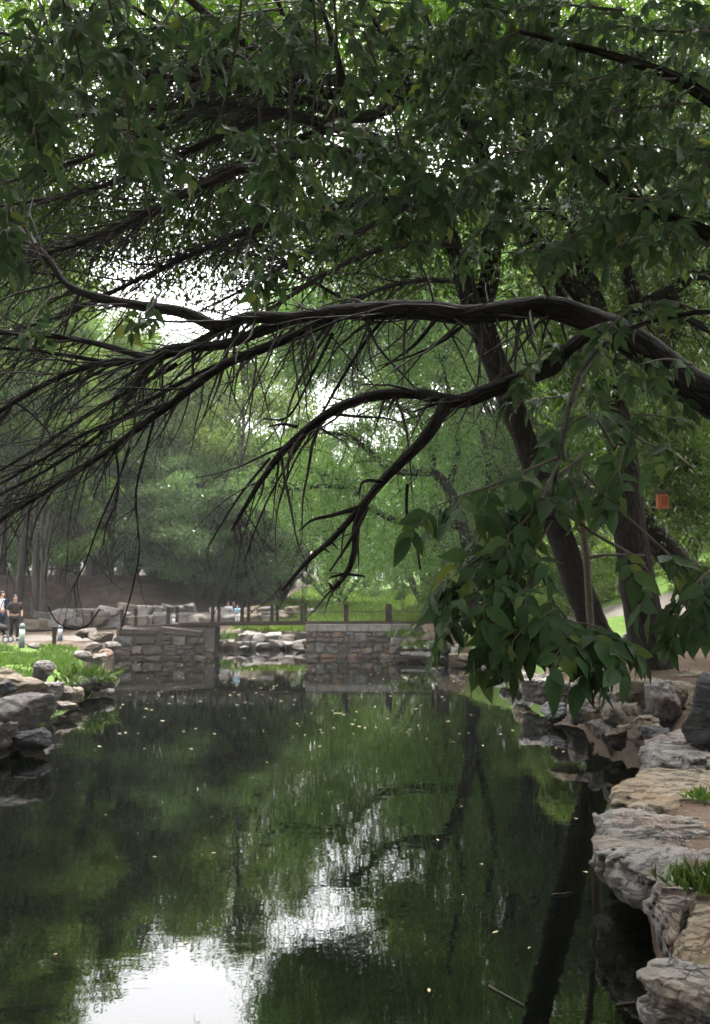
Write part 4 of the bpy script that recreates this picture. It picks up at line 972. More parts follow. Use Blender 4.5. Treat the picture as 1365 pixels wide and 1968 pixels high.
def put(kind, px, d, sc, label, group, rz=None, dz=0.0):
    x = bx(px, d); loc = (x, d, H1(x, d) - .1 + dz); rz = gr.uniform(0, 6.28) if rz is None else rz
    r = protos[kind]
    if not pu[kind]:
        pu[kind] = True; r.location = loc; r.rotation_euler = (0, 0, rz); r.scale = (sc,) * 3 if not isinstance(sc, tuple) else sc; r['label'] = label; r['group'] = group; return r
    return dup(r, loc, rz, sc, label, group)
GL = 'trees on the brown slope'
put('grove', 40, 46, 1.0, 'slender tree at the top of the brown slope near the left edge', GL)
put('grove2', 72, 44.5, 1.05, 'dark double leaning trunk tree on the slope above the two people', GL)
put('grove', 86, 42.6, .85, 'tree with pale straight trunk low on the slope right of the brown shirt', GL)
put('grove2', 112, 48, 1.0, 'tree on the slope crest behind the straight pale trunk', GL)
put('sap', 155, 43, 1.2, 'thin slanting tree low on the slope above the left wall end', GL)
put('grove', 172, 50, .84, 'thick dark tree on the slope crest behind the thin slanting tree', GL)
put('sap', 128, 52, 1.3, 'thin straight sapling on the crest among thicker trunks', GL)
put('sap', 147, 53, 1.3, 'second thin sapling on the crest just left of the thick dark tree', GL)
put('grove2', 215, 56, .85, 'tall tree behind the slope crest left of the spreading blue green tree', GL)
put('grove', -40, 43, 1.1, 'tall tree beyond the left edge whose crown hangs into the picture', GL)
put('grove2', 5, 50, 1.1, 'tall tree at the very left edge behind the slope', GL)
put('sap', 240, 54, 1.15, 'slim tree on the crest beside the spreading blue green tree', GL)
put('grove2', -130, 55, 1.15, 'tall tree standing out of frame left of the grove', GL)
GS = 'blue green spreading trees behind the wall'
put('blue', 385, 50, .95, 'spreading blue green tree with two dark trunks behind the stone wall', GS)
put('blue', 318, 53, 1.05, 'spreading blue green tree at the left end of its row over the slope', GS)
put('blue', 462, 52, 1.0, 'spreading blue green tree with the thickest trunk beside the sitting people', GS, 0.4)
put('sap', 415, 49, .8, 'dark slim trunk between the two spreading blue green trees', GS)
GB = 'bright trees behind the grove'
put('broad2', 300, 55, (1.0, 1.0, .95), 'tall light green tree below the sky gap behind the left grove', GB)
put('broad', 190, 54, (1.0, 1.0, .98), 'tall yellow green tree behind the slanting thin tree', GB)
put('broad2', 0, 64, (1.35, 1.35, 1.75), 'tall tree behind the left grove at the picture edge', GB)
put('broad', 390, 60, (1.0, 1.0, 1.05), 'light green round tree behind the spreading blue green trees', GB)
put('broad', 460, 54, (.95, .95, 1.08), 'pale tree left of the misty gap beyond the meadow', GB)
put('broad', -60, 75, (1.5, 1.5, 2.0), 'large tree behind the grove reaching over the left edge', GB)
put('broad2', 350, 66, (1.05, 1.05, 1.1), 'pale green tree filling the gap behind the middle spreading tree', GB)
put('broad', 255, 63, (1.0, 1.0, 1.02), 'pale green tree behind the slim crest tree', GB)
put('broad2', 545, 64, (1.0, 1.0, 1.08), 'pale green tree left of the sky gap at the middle', GB)
put('broad', 120, 60, (1.0, 1.0, 1.05), 'pale green tree behind the thin straight saplings', GB)
put('broad', 440, 68, (1.1, 1.1, 1.2), 'pale green tree behind the thickest spreading trunk', GB)
GF = 'misty trees beyond the meadow'
put('far', 560, 105, (1, 1, 1.2), 'misty pale tree at the end of the meadow above the channel', GF)
put('far', 625, 120, (1.1, 1.1, 1.3), 'faintest pale tree far beyond the meadow', GF)
put('far', 700, 98, (1, 1, 1.15), 'pale tree beyond the meadow above the right abutment', GF)
put('far', 760, 92, 1.0, 'pale round tree beyond the meadow behind the weeping tree', GF)
put('far', 840, 82, 1.1, 'pale tree behind the dark limbed tree', GF)
put('far', 535, 74, .75, 'small grey green tree left of the meadow gap', GF)
put('sap', 582, 62, .62, 'small slanting tree at the meadow edge above the bridge posts', GF)
put('sap', 775, 52, .33, 'tiny lone tree in the meadow grass behind the right abutment', GF)
GW = 'feathery trees around the right bridge end'
put('broad', 650, 66, (.95, .95, .82), 'low light green tree under the sky gap at the middle', GW)
put('broad2', 815, 56, (1.15, 1.15, 1.3), 'tall pale green tree behind the dark limbs right of the middle', GW)
put('broad', 905, 50, (1.15, 1.15, 1.45), 'bright green tree left of the leaning trunk', GW)
put('broad', 990, 45, (1.1, 1.1, 1.4), 'bright green tree behind the leaning trunk', GW)
put('broad2', 1060, 40, .95, 'mid green tree right of the leaning trunk', GW)
put('broad', 1130, 47, (1.15, 1.15, 1.4), 'tall bright tree between leaning trunk and upright trunk', GW)
put('broad2', 1210, 36, .85, 'mid green tree behind the upright trunk', GW)
put('broad2', 1320, 33, .85, 'dark green tree behind the orange hanging box', GW)
put('broad', 1300, 52, 1.1, 'tall bright tree on the grassy hillside at right', GW)
put('broad2', 1440, 36, 1.0, 'tree on the hillside beyond the right edge', GW)
put('willow', 850, 43, 1.0, 'feathery weeping tree behind the dark limbed tree at the bridge end', GW)
GN = 'unseen occluder trees added around the viewer'  # out of view, added to block skylight from the camera side
for i, (x, y, k, lb) in enumerate([(-9, -7, 'broad2', 'unseen occluder tree added behind the viewer to the left'), (1, -11, 'broad', 'unseen occluder tree added straight behind the viewer'), (8, -6, 'broad2', 'unseen occluder tree added behind the viewer to the right'), (-3.5, -16, 'grove', 'unseen slender occluder tree added further behind the viewer'), (-17, -3, 'broad', 'unseen occluder tree added far to the left of the viewer'), (15, 2, 'broad2', 'unseen occluder tree added to the right of the viewer')]):
    dup(protos[k], (x, y, H1(x, y) - .1), i * 1.3, 1.0, lb, GN)
GD = 'distant woodland edge'
for i, (px, d, sx, sz, kd, lb) in enumerate([(-80, 100, 1.5, 1.2, 'far', 'distant tree behind the grove at the left picture edge'), (30, 95, 1.5, 1.1, 'far', 'distant tree seen between the first trunks of the grove'), (120, 104, 1.5, 1.2, 'far', 'distant tree seen between the pale straight trunk and the thin slanting tree'), (210, 98, 1.4, 1.1, 'far', 'distant tree seen right of the thick dark crest tree'),
        (290, 110, 1.5, 1.2, 'far', 'distant tree behind the left end of the spreading trees'), (370, 115, 1.5, 1.1, 'far', 'distant tree behind the middle of the spreading trees'), (450, 108, 1.4, 1.1, 'far', 'distant tree left of the misty gap'), (930, 80, 1.3, 1.0, 'far', 'distant tree behind the hanging leaves'), (1020, 75, 1.3, 1.1, 'far', 'distant tree behind the leaning trunk'),
        (1180, 70, 1.3, 1.1, 'far', 'distant tree behind the upright trunk'), (1400, 60, 1.3, 1.1, 'far', 'distant tree over the hillside at the right edge')]):
    put(kd, px, d, (sx, sx, sz), lb, GD)
GQ = 'low bushes along the crest of the slope'
for i, (px, d, s_, lb) in enumerate([(-10, 56, 1.6, 'bush behind the crest at the left picture edge'), (55, 58, 1.5, 'bush on the crest behind the double leaning trunk'), (100, 60, 1.7, 'bush on the crest behind the pale straight trunk'), (150, 60, 1.5, 'bush on the crest between the thin saplings'), (200, 62, 1.7, 'bush on the crest right of the thick dark tree'), (255, 60, 1.6, 'bush on the crest beside the blue green trees'), (330, 60, 1.3, 'bush behind the left spreading tree'), (520, 66, 1.3, 'bush at the left side of the meadow gap')]):
    put('shrub', px, d, s_, lb, GQ)
GU = 'undergrowth shrubs right of the bridge'
for i, (px, d, s, lb) in enumerate([(985, 33, 1.0, 'round yellow green shrub left of the leaning trunk foot'), (1050, 30, .9, 'yellow green shrub behind the leaning trunk'), (1120, 28, 1.1, 'leafy shrub between the leaning and the upright trunk'),
        (1180, 31, .8, 'small shrub behind the upright trunk'), (930, 37, 1.2, 'shrub beside the last rail post of the bridge'), (1250, 30, 1.0, 'shrub on the grass slope under the orange hanging box'),
        (1340, 24, .9, 'shrub on the hillside at the right edge'), (860, 44, 1.1, 'low shrub at the right edge of the meadow'), (640, 75, 1.2, 'low shrub in the far meadow left of its middle'), (720, 80, 1.4, 'low shrub in the far meadow right of its middle')]):
    put('shrub', px, d, s, lb, GU)

# ------------------------------------------------------------------ the dark limbed tree near the right bridge end
def limb(tb, pts, d0, d1, w0, w1, sides=8, wob=.1, n=None, seed=0):
    """pts in pixels, depth runs d0..d1, w in pixels of half width"""
    m = len(pts); ds = np.linspace(d0, d1, m)
    P = np.array([pw(p[0], p[1], d) for p, d in zip(pts, ds)]); n = n or max(8, m * (9 if sides >= 12 else 4))
    Q = spline(P, n); L = np.linspace(0, 1, n); dd = np.linspace(d0, d1, n)
    r = (w0 * (1 - L) + w1 * L) * dd / F
    tb.add(Q, r, sides, wob, seed); return Q, r

dl = thing('dark_limbed_tree', 'tree with dark wandering limbs and feathery leaves at the right bridge end', 'tree', tuple(pw(905, 1190, 36)))
tb = Tubes(); D = 36
lims = [([(908, 1195), (904, 1090), (890, 1010), (862, 940), (835, 908)], 14, 9), ([(835, 908), (780, 908), (745, 900), (700, 860), (670, 838), (620, 830)], 8, 3), ([(835, 910), (826, 850), (805, 810), (775, 785), (745, 772), (720, 745)], 7, 3),
        ([(892, 1015), (850, 1002), (790, 1004), (750, 996), (720, 980), (690, 950), (660, 925), (600, 905), (560, 890), (530, 868)], 9, 3), ([(690, 950), (665, 938), (620, 934), (560, 940), (520, 925)], 6, 2.5),
        ([(850, 700), (800, 610), (740, 560), (660, 540)], 5, 2.5), ([(850, 700), (880, 600), (930, 520)], 5, 2.5), ([(700, 860), (685, 840), (672, 815)], 4, 2), ([(904, 1080), (930, 980), (940, 900), (925, 820)], 9, 4), ([(862, 940), (880, 860), (870, 780), (850, 700)], 7, 3)]
LQ = []
for i, (pt, a, b) in enumerate(lims):
    LQ.append(limb(tb, pt, D + (i % 3) * .3, D - 1 + (i % 4), a, b, 9, .12, seed=i)[0])
g = np.random.default_rng(77)
strand = []
for Q in LQ[1:]:
    for k in range(26):
        p = Q[int(g.integers(2, len(Q)))]; e = p + np.array([g.normal() * .8 - .2, g.normal() * .9, g.uniform(-1.6, .9)]); m = (p + e) / 2 + np.array([0, 0, .25]) + g.normal(size=3) * .15
        C = spline([p, m, e, e + np.array([g.normal() * .2, g.normal() * .2, -g.uniform(.3, 1.2)])], 12); tb.add(C, np.linspace(.03, .006, 12), 4); strand.append(C)
part('trunk', tb.mesh('trunk', M['bark_dark'], dl.location), dl)
PP = []
for C in strand: PP.append(np.repeat(C[3:], 9, 0))
PP = np.vstack(PP); 
for (px, py, rx, ry, n) in [(760, 1050, 120, 80, 5200), (640, 980, 90, 60, 3000), (700, 880, 90, 60, 900), (860, 850, 110, 110, 2600), (580, 900, 70, 60, 1500), (820, 960, 80, 60, 1500), (660, 1090, 60, 60, 2000), (720, 780, 110, 50, 900), (660, 640, 120, 90, 22000), (560, 600, 60, 80, 10000), (600, 670, 85, 75, 13000), (680, 560, 120, 60, 5000), (800, 590, 130, 140, 22000), (950, 560, 110, 130, 14000), (720, 450, 160, 80, 13000)]:
    c = np.array([pw(px + g.normal() * rx * .5, py + g.normal() * ry * .5, D + g.normal() * 1.3) for _ in range(n // 26)]); PP = np.vstack([PP, np.repeat(c, 26, 0) + g.normal(size=(len(c) * 26, 3)) * np.array([.28, .28, .2])])
PP = PP + g.normal(size=PP.shape) * .13; n = len(PP)
V, Fc = leaf_cloud(PP, unit(g.normal(size=(n, 3)) + np.array([0, 0, -.7])), unit(g.normal(size=(n, 3)) * .6 + np.array([0, 0, 1])), .15 * g.uniform(.6, 1.3, n), .06 * g.uniform(.7, 1.3, n))
part('crown', raw_mesh('crown', V - np.array(dl.location), Fc, M['leaf_willow']), dl)

# ------------------------------------------------------------------ near trees
class Wood:
    """collects limbs of one tree, remembers them so twigs and leaves can grow from them"""
    def __init__(s): s.tb = Tubes(); s.paths = []
    def limb(s, pts, d0, d1, w0, w1, sides=9, wob=.1, seed=0, keep=True):
        q = limb(s.tb, pts, d0, d1, w0, w1, sides, wob, None, seed)
        if keep: s.paths.append(q)
        return q
def twigs(tb, paths, n, g, lmin, lmax, bias, spread, droop, r0=.5, rmin=.0025, t0=.15, sides=4, spur=.5, store=None):
    lens = np.array([np.sum(np.linalg.norm(np.diff(p[0], axis=0), axis=1)) for p in paths]); pr = lens / lens.sum()
    for k in range(n):
        Q, r = paths[int(g.choice(len(paths), p=pr))]
        i = int(g.integers(int(len(Q) * t0), len(Q))); p = Q[i]; T = unit(Q[min(i + 1, len(Q) - 1)] - Q[i - 1])
        L = g.uniform(lmin, lmax) ; m = int(max(6, L / .12)); d = unit(T * .5 + np.asarray(bias) + g.normal(size=3) * spread); pts = [p]; st = L / m
        curl = g.normal(size=3) * .06
        for j in range(m):
            d = unit(d + np.array([0, 0, -droop]) * st + curl * .5 + g.normal(size=3) * .09); pts.append(pts[-1] + d * st)
        rr = np.linspace(max(min(r[i] * r0, .017) * g.uniform(.5, 1.15), .0045), rmin, m + 1); pts = np.array(pts)
        tb.add(pts, rr, sides)
        if store is not None: store.append((pts, rr))
        if g.uniform() < spur:
            for q in range(int(g.integers(1, 4))):
                j = int(g.integers(1, m)); e = unit(d + g.normal(size=3) * .9); tb.add([pts[j], pts[j] + e * g.uniform(.04, .16), pts[j] + e * g.uniform(.1, .3) + np.array([0, 0, -.03])], [rr[j] * .7, rr[j] * .5, rmin], 3)

# -- willow with the long bare boughs, its trunk beyond the right edge
g = np.random.default_rng(101)
wl = thing('bare_bough_tree', 'old tree beyond the right edge whose long bare boughs sweep left over the pond', 'tree', (4.6, 6.6, H1(4.6, 6.6)))
T0 = np.array(wl.location)
W1 = Wood()
Q = spline(np.array([T0 + [0, 0, -.4], T0 + [-.03, 0, .6], T0 + [-.15, .1, 1.7], T0 + [-.3, .1, 2.6], T0 + [-.1, .3, 4.6], T0 + [.4, .8, 7.5]]), 28)
W1.tb.add(Q, np.interp(np.linspace(0, 1, 28), [0, .1, .4, 1], [.5, .38, .34, .12]), 14, .14, 3)
p0 = pw(1365, 770, 7.0)
# main limb drawn from the trunk; photograph traces follow
def bough(pts3, r, sides=12, seed=0, keep=True):
    Q = spline(np.array(pts3), 130); rr = np.interp(np.linspace(0, 1, 130), np.linspace(0, 1, len(r)), r); W1.tb.add(Q, rr, 18, .16, seed)
    if keep: W1.paths.append((Q, rr))
    return Q, rr
PT = lambda L, d0, d1: [pw(a, b, d) for (a, b), d in zip(L, np.linspace(d0, d1, len(L)))]
bough([T0 + [-.1, .05, 2.1], T0 + [-.6, .1, 2.75]] + PT([(1365, 762), (1290, 712), (1215, 655), (1150, 622), (1060, 592), (980, 596), (900, 606), (820, 596), (740, 596), (660, 600), (560, 612), (480, 610), (415, 628)], 7.0, 8.8), [.22, .18, .155, .135, .12, .11, .1, .095, .092, .088, .08, .07, .058, .046], seed=4)
W1.limb([(415, 628), (350, 600), (270, 588), (190, 572), (130, 548), (95, 500), (70, 470)], 8.8, 9.3, 13, 5, seed=5)
W1.limb([(450, 618), (395, 650), (340, 676), (280, 694), (220, 695), (150, 710), (80, 742), (0, 790), (-60, 830)], 8.8, 9.2, 9, 4, seed=6)
W1.limb([(560, 612), (480, 645), (420, 664), (330, 670), (285, 695)], 8.6, 8.9, 12, 8, seed=7)
W1.limb([(285, 690), (230, 672), (160, 655), (80, 645), (0, 640), (-50, 640)], 8.9, 9.3, 7, 3.5, seed=8)
W1.limb([(660, 604), (580, 640), (500, 672), (430, 702), (370, 745), (330, 776), (270, 820), (220, 858), (150, 905), (80, 950), (0, 1000), (-40, 1030)], 8.4, 9.0, 11, 3.2, seed=9)
W1.limb([(340, 700), (260, 745), (180, 790), (90, 850), (0, 905)], 8.9, 9.4, 5, 2.5, seed=10)
W1.limb([(230, 700), (170, 690), (110, 680), (50, 672), (-30, 668)], 9.0, 9.4, 5, 3, seed=11)
W1.limb([(420, 700), (330, 745), (240, 800), (150, 865), (60, 920), (-20, 960)], 8.8, 9.2, 5, 2.5, seed=12)
W1.limb([(330, 775), (250, 800), (160, 835), (70, 890), (0, 930)], 8.9, 9.1, 5, 2.5, seed=13)
W1.limb([(150, 905), (100, 940), (60, 955), (0, 1000)], 8.9, 9.1, 5, 2.5, seed=14)
# lower limb with the reaching dead arm
bough([pw(1180, 640, 7.3)] + PT([(1130, 652), (1062, 702), (1000, 730), (940, 752), (890, 770), (850, 768), (800, 756), (745, 757), (690, 768), (630, 796), (575, 838), (530, 885), (495, 935), (465, 985), (445, 1020)], 7.3, 8.0), [.1, .09, .08, .072, .066, .062, .06, .052, .048, .045, .042, .038, .032, .025, .018, .01], seed=15)
W1.limb([(858, 772), (845, 800), (815, 845), (775, 885), (735, 925), (705, 962), (680, 990), (640, 1035), (590, 1080), (542, 1135)], 7.5, 7.2, 14, 3.4, seed=16)
W1.limb([(700, 968), (684, 1010), (682, 1055), (670, 1095), (650, 1122), (640, 1132)], 7.3, 7.2, 8, 4.5, seed=17)
W1.limb([(706, 975), (690, 1010), (660, 1060), (634, 1098)], 7.3, 7.1, 5, 2, seed=18, keep=False)
W1.limb([(690, 975), (640, 990), (600, 1000), (575, 1020)], 7.3, 7.5, 5, 1.5, seed=19, keep=False)
W1.limb([(666, 1102), (640, 1108), (634, 1112)], 7.2, 7.15, 3, 1.5, keep=False)
W1.limb([(668, 1104), (690, 1106), (702, 1108)], 7.2, 7.25, 3, 1.5, keep=False)
W1.limb([(640, 1132), (632, 1120)], 7.2, 7.2, 4, 2, keep=False)
for (a, b) in [((636, 1040), (650, 1056)), ((612, 1062), (604, 1058)), ((588, 1082), (590, 1100)), ((655, 1020), (648, 1014)), ((620, 1052), (634, 1062)), ((762, 900), (758, 892))]:
    W1.limb([a, ((a[0] + b[0]) / 2, (a[1] + b[1]) / 2), b], 7.2, 7.2, 3, 1.2, 5, 0, keep=False)
W1.limb([(783, 930), (782, 985), (795, 1020), (803, 1060), (808, 1095)], 7.6, 7.6, 3.5, 2, keep=False)
W1.limb([(570, 820), (545, 815), (515, 820)], 7.8, 7.9, 4, 1.6, keep=False)
W1.limb([(735, 925), (700, 925), (690, 948)], 7.3, 7.2, 4, 2, keep=False)
for (L, d, w) in [([(520, 880), (470, 940), (430, 1000), (395, 1060)], 8.1, 3), ([(600, 815), (560, 880), (520, 950), (490, 1020), (470, 1080)], 8, 3), ([(640, 640), (600, 720), (555, 800), (505, 805)], 8.5, 4),
                  ([(740, 610), (700, 660), (650, 740), (600, 830), (560, 900), (530, 990)], 8.3, 4), ([(840, 610), (800, 660), (760, 690), (728, 712)], 8.0, 5), ([(905, 612), (860, 650), (800, 680), (740, 700)], 7.9, 4),
                  ([(222, 862), (228, 910), (225, 960), (205, 1010), (198, 1050)], 8.9, 2.6), ([(300, 790), (285, 850), (262, 940), (265, 1010), (268, 1060), (255, 1130), (232, 1212)], 8.6, 3), ([(250, 860), (225, 930), (190, 1010), (165, 1080), (140, 1130)], 8.8, 2.5),
                  ([(92, 1165), (110, 1195), (140, 1210), (170, 1200), (192, 1170)], 8.2, 1.3)]:
    W1.limb(L, d, d + .2, w, 1.4, 6, .05)
w1b = Tubes(); s1 = []
twigs(w1b, W1.paths[1:5] + W1.paths[10:11], 170, g, .5, 2.0, (-.55, .1, -.42), .5, .22, t0=.35, store=s1)
twigs(w1b, s1, 150, g, .25, .9, (-.4, .1, -.45), .6, .3, r0=.75)
twigs(w1b, W1.paths[11:12], 42, g, .3, 1.3, (-.1, .1, -.6), .75, .2, t0=.3)
twigs(w1b, W1.paths[5:10], 110, g, .4, 1.5, (-.6, .1, -.4), .42, .2)
twigs(w1b, W1.paths[12:], 60, g, .15, .6, (-.2, .1, -.5), .4, .3)
twigs(w1b, W1.paths[:1], 90, g, .3, 1.9, (.05, .1, -.75), .6, .2, t0=.42)
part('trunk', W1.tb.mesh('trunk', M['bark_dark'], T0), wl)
tag(part('twigs', w1b.mesh('twigs', M['twig'], T0), wl), kind='stuff')

# -- leaning tree
lt = thing('leaning_tree', 'dark trunk leaning left over the water with a fan of branches above', 'tree', tuple(pw(1150, 1222, 19)))
T0 = np.array(lt.location); W2 = Wood()
tr = [(1160, 1250, 19.2), (1140, 1200, 18.9), (1112, 1130, 18.4), (1085, 1050, 17.9), (1055, 970, 17.3), (1025, 890, 16.6), (995, 810, 16.0), (965, 730, 15.4), (940, 665, 14.9), (918, 605, 14.4)]
Q = spline(np.array([pw(*t) for t in tr]), 110); dd = Q[:, 1]
wpx = np.interp(np.linspace(0, 1, 110), [0, .08, .3, .6, 1], [37, 29, 26, 24, 25]); W2.tb.add(Q, wpx * dd / F, 20, .12, 5)
W2.limb([(918, 612), (898, 560), (880, 500), (858, 440), (830, 390), (800, 340)], 14.4, 12.8, 22, 12, 12)
W2.limb([(922, 608), (940, 540), (944, 470), (942, 400), (930, 320), (905, 245), (860, 212), (800, 192), (730, 168), (660, 156), (600, 148), (530, 122), (480, 88), (430, 55), (360, -5)], 14.4, 11.4, 21, 8, 12)
W2.limb([(945, 440), (985, 360), (1010, 260), (1030, 140), (1040, 0)], 13.8, 13.2, 15, 7, 10)
UP = [([(730, 172), (640, 182), (560, 156), (470, 142), (380, 132), (250, 108), (120, 84), (-20, 60)], 13, 3), ([(760, 200), (690, 226), (600, 198), (520, 172), (420, 156), (340, 150), (200, 140), (60, 116), (-20, 104)], 14, 3),
      ([(800, 335), (720, 268), (640, 244), (540, 216), (470, 206), (400, 200), (300, 206), (180, 216), (60, 238), (-30, 250)], 14, 3), ([(820, 345), (720, 304), (610, 292), (510, 312), (400, 352), (300, 402), (180, 456), (60, 500), (-30, 540)], 13, 3),
      ([(850, 400), (740, 384), (620, 402), (490, 440), (380, 484), (260, 540), (140, 598), (20, 640)], 10, 2.5), ([(600, 150), (560, 70), (530, -10)], 8, 4), ([(660, 158), (640, 80), (610, -10)], 9, 4), ([(530, 122), (420, 96), (300, 40), (220, -10)], 7, 3),
      ([(800, 195), (760, 110), (720, 40), (700, -10)], 9, 4), ([(905, 245), (870, 150), (830, 60), (800, -10)], 10, 5), ([(640, 244), (540, 280), (430, 330), (330, 390), (230, 440), (120, 480), (0, 520)], 8, 2.5), ([(540, 216), (450, 250), (340, 300), (220, 350), (100, 380), (-20, 400)], 8, 2.5),
      ([(870, 470), (780, 470), (700, 490), (620, 530), (540, 580), (460, 640)], 8, 2), ([(890, 540), (800, 540), (720, 560), (650, 610), (600, 660)], 6, 2), ([(470, 142), (380, 100), (280, 70), (160, 20)], 6, 2.5), ([(400, 200), (300, 250), (200, 290), (80, 330), (-20, 360)], 6, 2.5),
      ([(653, 571), (600, 540), (546, 505), (500, 470), (460, 430)], 4, 2), ([(830, 390), (780, 400), (700, 440), (600, 480), (500, 540), (400, 590)], 7, 2)]
for i, (L, a, b) in enumerate(UP): W2.limb(L, 12.8 - .25 * (i % 4), 10.6 + .4 * (i % 3), a, b, 8, .1, seed=i + 20)
w2b = Tubes(); g = np.random.default_rng(202); st2 = []
twigs(w2b, W2.paths[3:], 620, g, .8, 2.6, (-.75, -.05, -.38), .32, .2, t0=.15, store=st2)
twigs(w2b, W2.paths[1:], 240, g, .5, 1.8, (-.4, -.05, .25), .55, .1, store=st2)
twigs(w2b, st2[:500], 420, g, .3, 1.1, (-.5, 0, -.4), .45, .4, r0=.7)
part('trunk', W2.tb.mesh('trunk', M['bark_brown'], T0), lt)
tag(part('twigs', w2b.mesh('twigs', M['twig'], T0), lt), kind='stuff')
def cloud(specs, per, g, sig, L, asp, dro=.4, base=T0):
    PP = []
    for (px, py, rx, ry, d, dr, n) in specs:
        k = max(1, n // per); c = np.array([pw(px + g.uniform(-1, 1) * rx, py + g.uniform(-1, 1) * ry, d + g.uniform(-1, 1) * dr) for _ in range(k)])
        PP.append(np.repeat(c, per, 0) + g.normal(size=(k * per, 3)) * np.array(sig))
    PP = np.vstack(PP); n = len(PP); l = L * g.uniform(.6, 1.3, n)
    V, Fc = leaf_cloud(PP, unit(g.normal(size=(n, 3)) + np.array([0, 0, -dro])), unit(g.normal(size=(n, 3)) * .6 + np.array([0, 0, 1])), l, l * asp); return V - base, Fc
sp = [(250, 110, 320, 170, 15, 3, 32000), (700, 80, 320, 130, 15, 3, 26000), (340, 500, 170, 70, 16, 2, 3600), (250, 330, 280, 110, 16, 3, 15000), (650, 330, 260, 120, 16, 3, 15000), (1080, 110, 320, 160, 15, 2.5, 20000), (560, 450, 200, 60, 17, 2, 4200), (690, 480, 90, 90, 17, 2, 4600), (60, 440, 110, 130, 15, 2, 7000), (230, 430, 120, 50, 16, 2, 2500), (830, 470, 120, 100, 15, 1.5, 3800), (400, 480, 120, 30, 16, 2, 1300)]
V, Fc = cloud(sp, 30, g, (.27, .3, .2), .125, .4); tag(part('foliage', raw_mesh('foliage', V, Fc, M['leaf_canopy']), lt), kind='stuff')

# -- upright tree right of it
ut = thing('upright_tree', 'thick dark upright trunk nearest the right shore with branches spreading overhead', 'tree', tuple(pw(1243, 1258, 16.3)))
T0 = np.array(ut.location); W3 = Wood()
W3.limb([(1262, 1300), (1247, 1250), (1236, 1180), (1222, 1100), (1210, 1020), (1205, 940), (1196, 860), (1180, 780), (1165, 700), (1152, 620), (1130, 540)], 16.4, 14.6, 38, 20, 16, seed=3)
Q, r = W3.paths[0]
W3.limb([(1150, 610), (1085, 530), (1040, 470), (1000, 420), (970, 360)], 14.6, 13.8, 18, 8)
W3.limb([(1155, 640), (1230, 590), (1290, 560), (1330, 530), (1400, 500)], 14.8, 14.4, 18, 10)
W3.limb([(1225, 592), (1210, 540), (1190, 470), (1160, 380), (1150, 250)], 14.7, 14, 14, 6)
W3.limb([(1290, 560), (1320, 610), (1370, 640)], 14.5, 14.2, 11, 5)
W3.limb([(1130, 540), (1110, 440), (1100, 330), (1090, 200), (1080, 60)], 14.6, 14, 18, 6)
W3.limb([(1210, 640), (1240, 620), (1280, 625), (1300, 650)], 14.6, 14.4, 7, 3)
W3.limb([(1110, 620), (1075, 560), (1050, 490), (1010, 440)], 14.6, 14.2, 10, 5)
for L_, a_, b_ in [([(1330, 530), (1375, 540), (1420, 590)], 8, 4), ([(1190, 470), (1240, 440), (1300, 430), (1370, 390)], 8, 3), ([(1110, 440), (1040, 400), (960, 380), (880, 380)], 8, 3), ([(1180, 150), (1240, 160), (1310, 130), (1380, 60)], 7, 3)]: W3.limb(L_, 14.3, 13.8, a_, b_)
w3b = Tubes(); twigs(w3b, W3.paths[1:], 330, g, .5, 1.8, (0, -.1, -.15), .7, .35, t0=.3)
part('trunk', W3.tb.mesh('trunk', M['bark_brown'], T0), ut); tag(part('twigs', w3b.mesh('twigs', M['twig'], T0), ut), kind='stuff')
sp = [(1180, 560, 190, 110, 16, 1.8, 8000), (1290, 700, 110, 120, 17, 2, 6000), (1130, 720, 50, 100, 17.5, 1.5, 1800), (1300, 860, 90, 90, 18, 1.5, 6000), (1340, 960, 40, 40, 17.5, 1, 1400), (1180, 330, 220, 170, 15, 2, 10000), (1250, 120, 150, 140, 15, 2, 6500)]
V, Fc = cloud(sp, 26, g, (.3, .3, .2), .14, .42, base=T0); tag(part('foliage', raw_mesh('foliage', V, Fc, M['leaf_mid']), ut), kind='stuff')

# -- slanting trunk to its right
sl = thing('slanting_tree', 'dark trunk slanting up to the left from the right edge behind the upright trunk', 'tree', tuple(pw(1365, 1205, 20)))
T0 = np.array(sl.location); W4 = Wood()
W4.limb([(1400, 1250), (1375, 1205), (1345, 1150), (1310, 1090), (1270, 1045), (1240, 1010), (1215, 960), (1190, 880), (1170, 790), (1160, 690), (1150, 560)], 20, 18.5, 36, 13, 14, seed=8)
W4.limb([(1240, 1010), (1262, 950), (1255, 900), (1240, 870), (1230, 820)], 19.5, 19.5, 9, 4, seed=9)
W4.limb([(1170, 790), (1215, 720), (1240, 620), (1260, 500)], 18.8, 19, 8, 3)
W4.limb([(1240, 1008), (1268, 960), (1274, 930), (1300, 905), (1340, 890)], 19.4, 16.4, 6, 2.5)
part('trunk', W4.tb.mesh('trunk', M['bark_brown'], T0), sl)
sp = [(1250, 830, 80, 80, 21.5, 1, 3600), (1325, 930, 45, 60, 18, .7, 1800), (1180, 500, 120, 120, 19, 1.5, 4200), (1345, 1020, 25, 25, 18.3, .5, 350)]
V, Fc = cloud(sp, 26, g, (.3, .3, .2), .15, .42, base=T0); part('crown', raw_mesh('crown', V, Fc, M['leaf_dark']), sl)

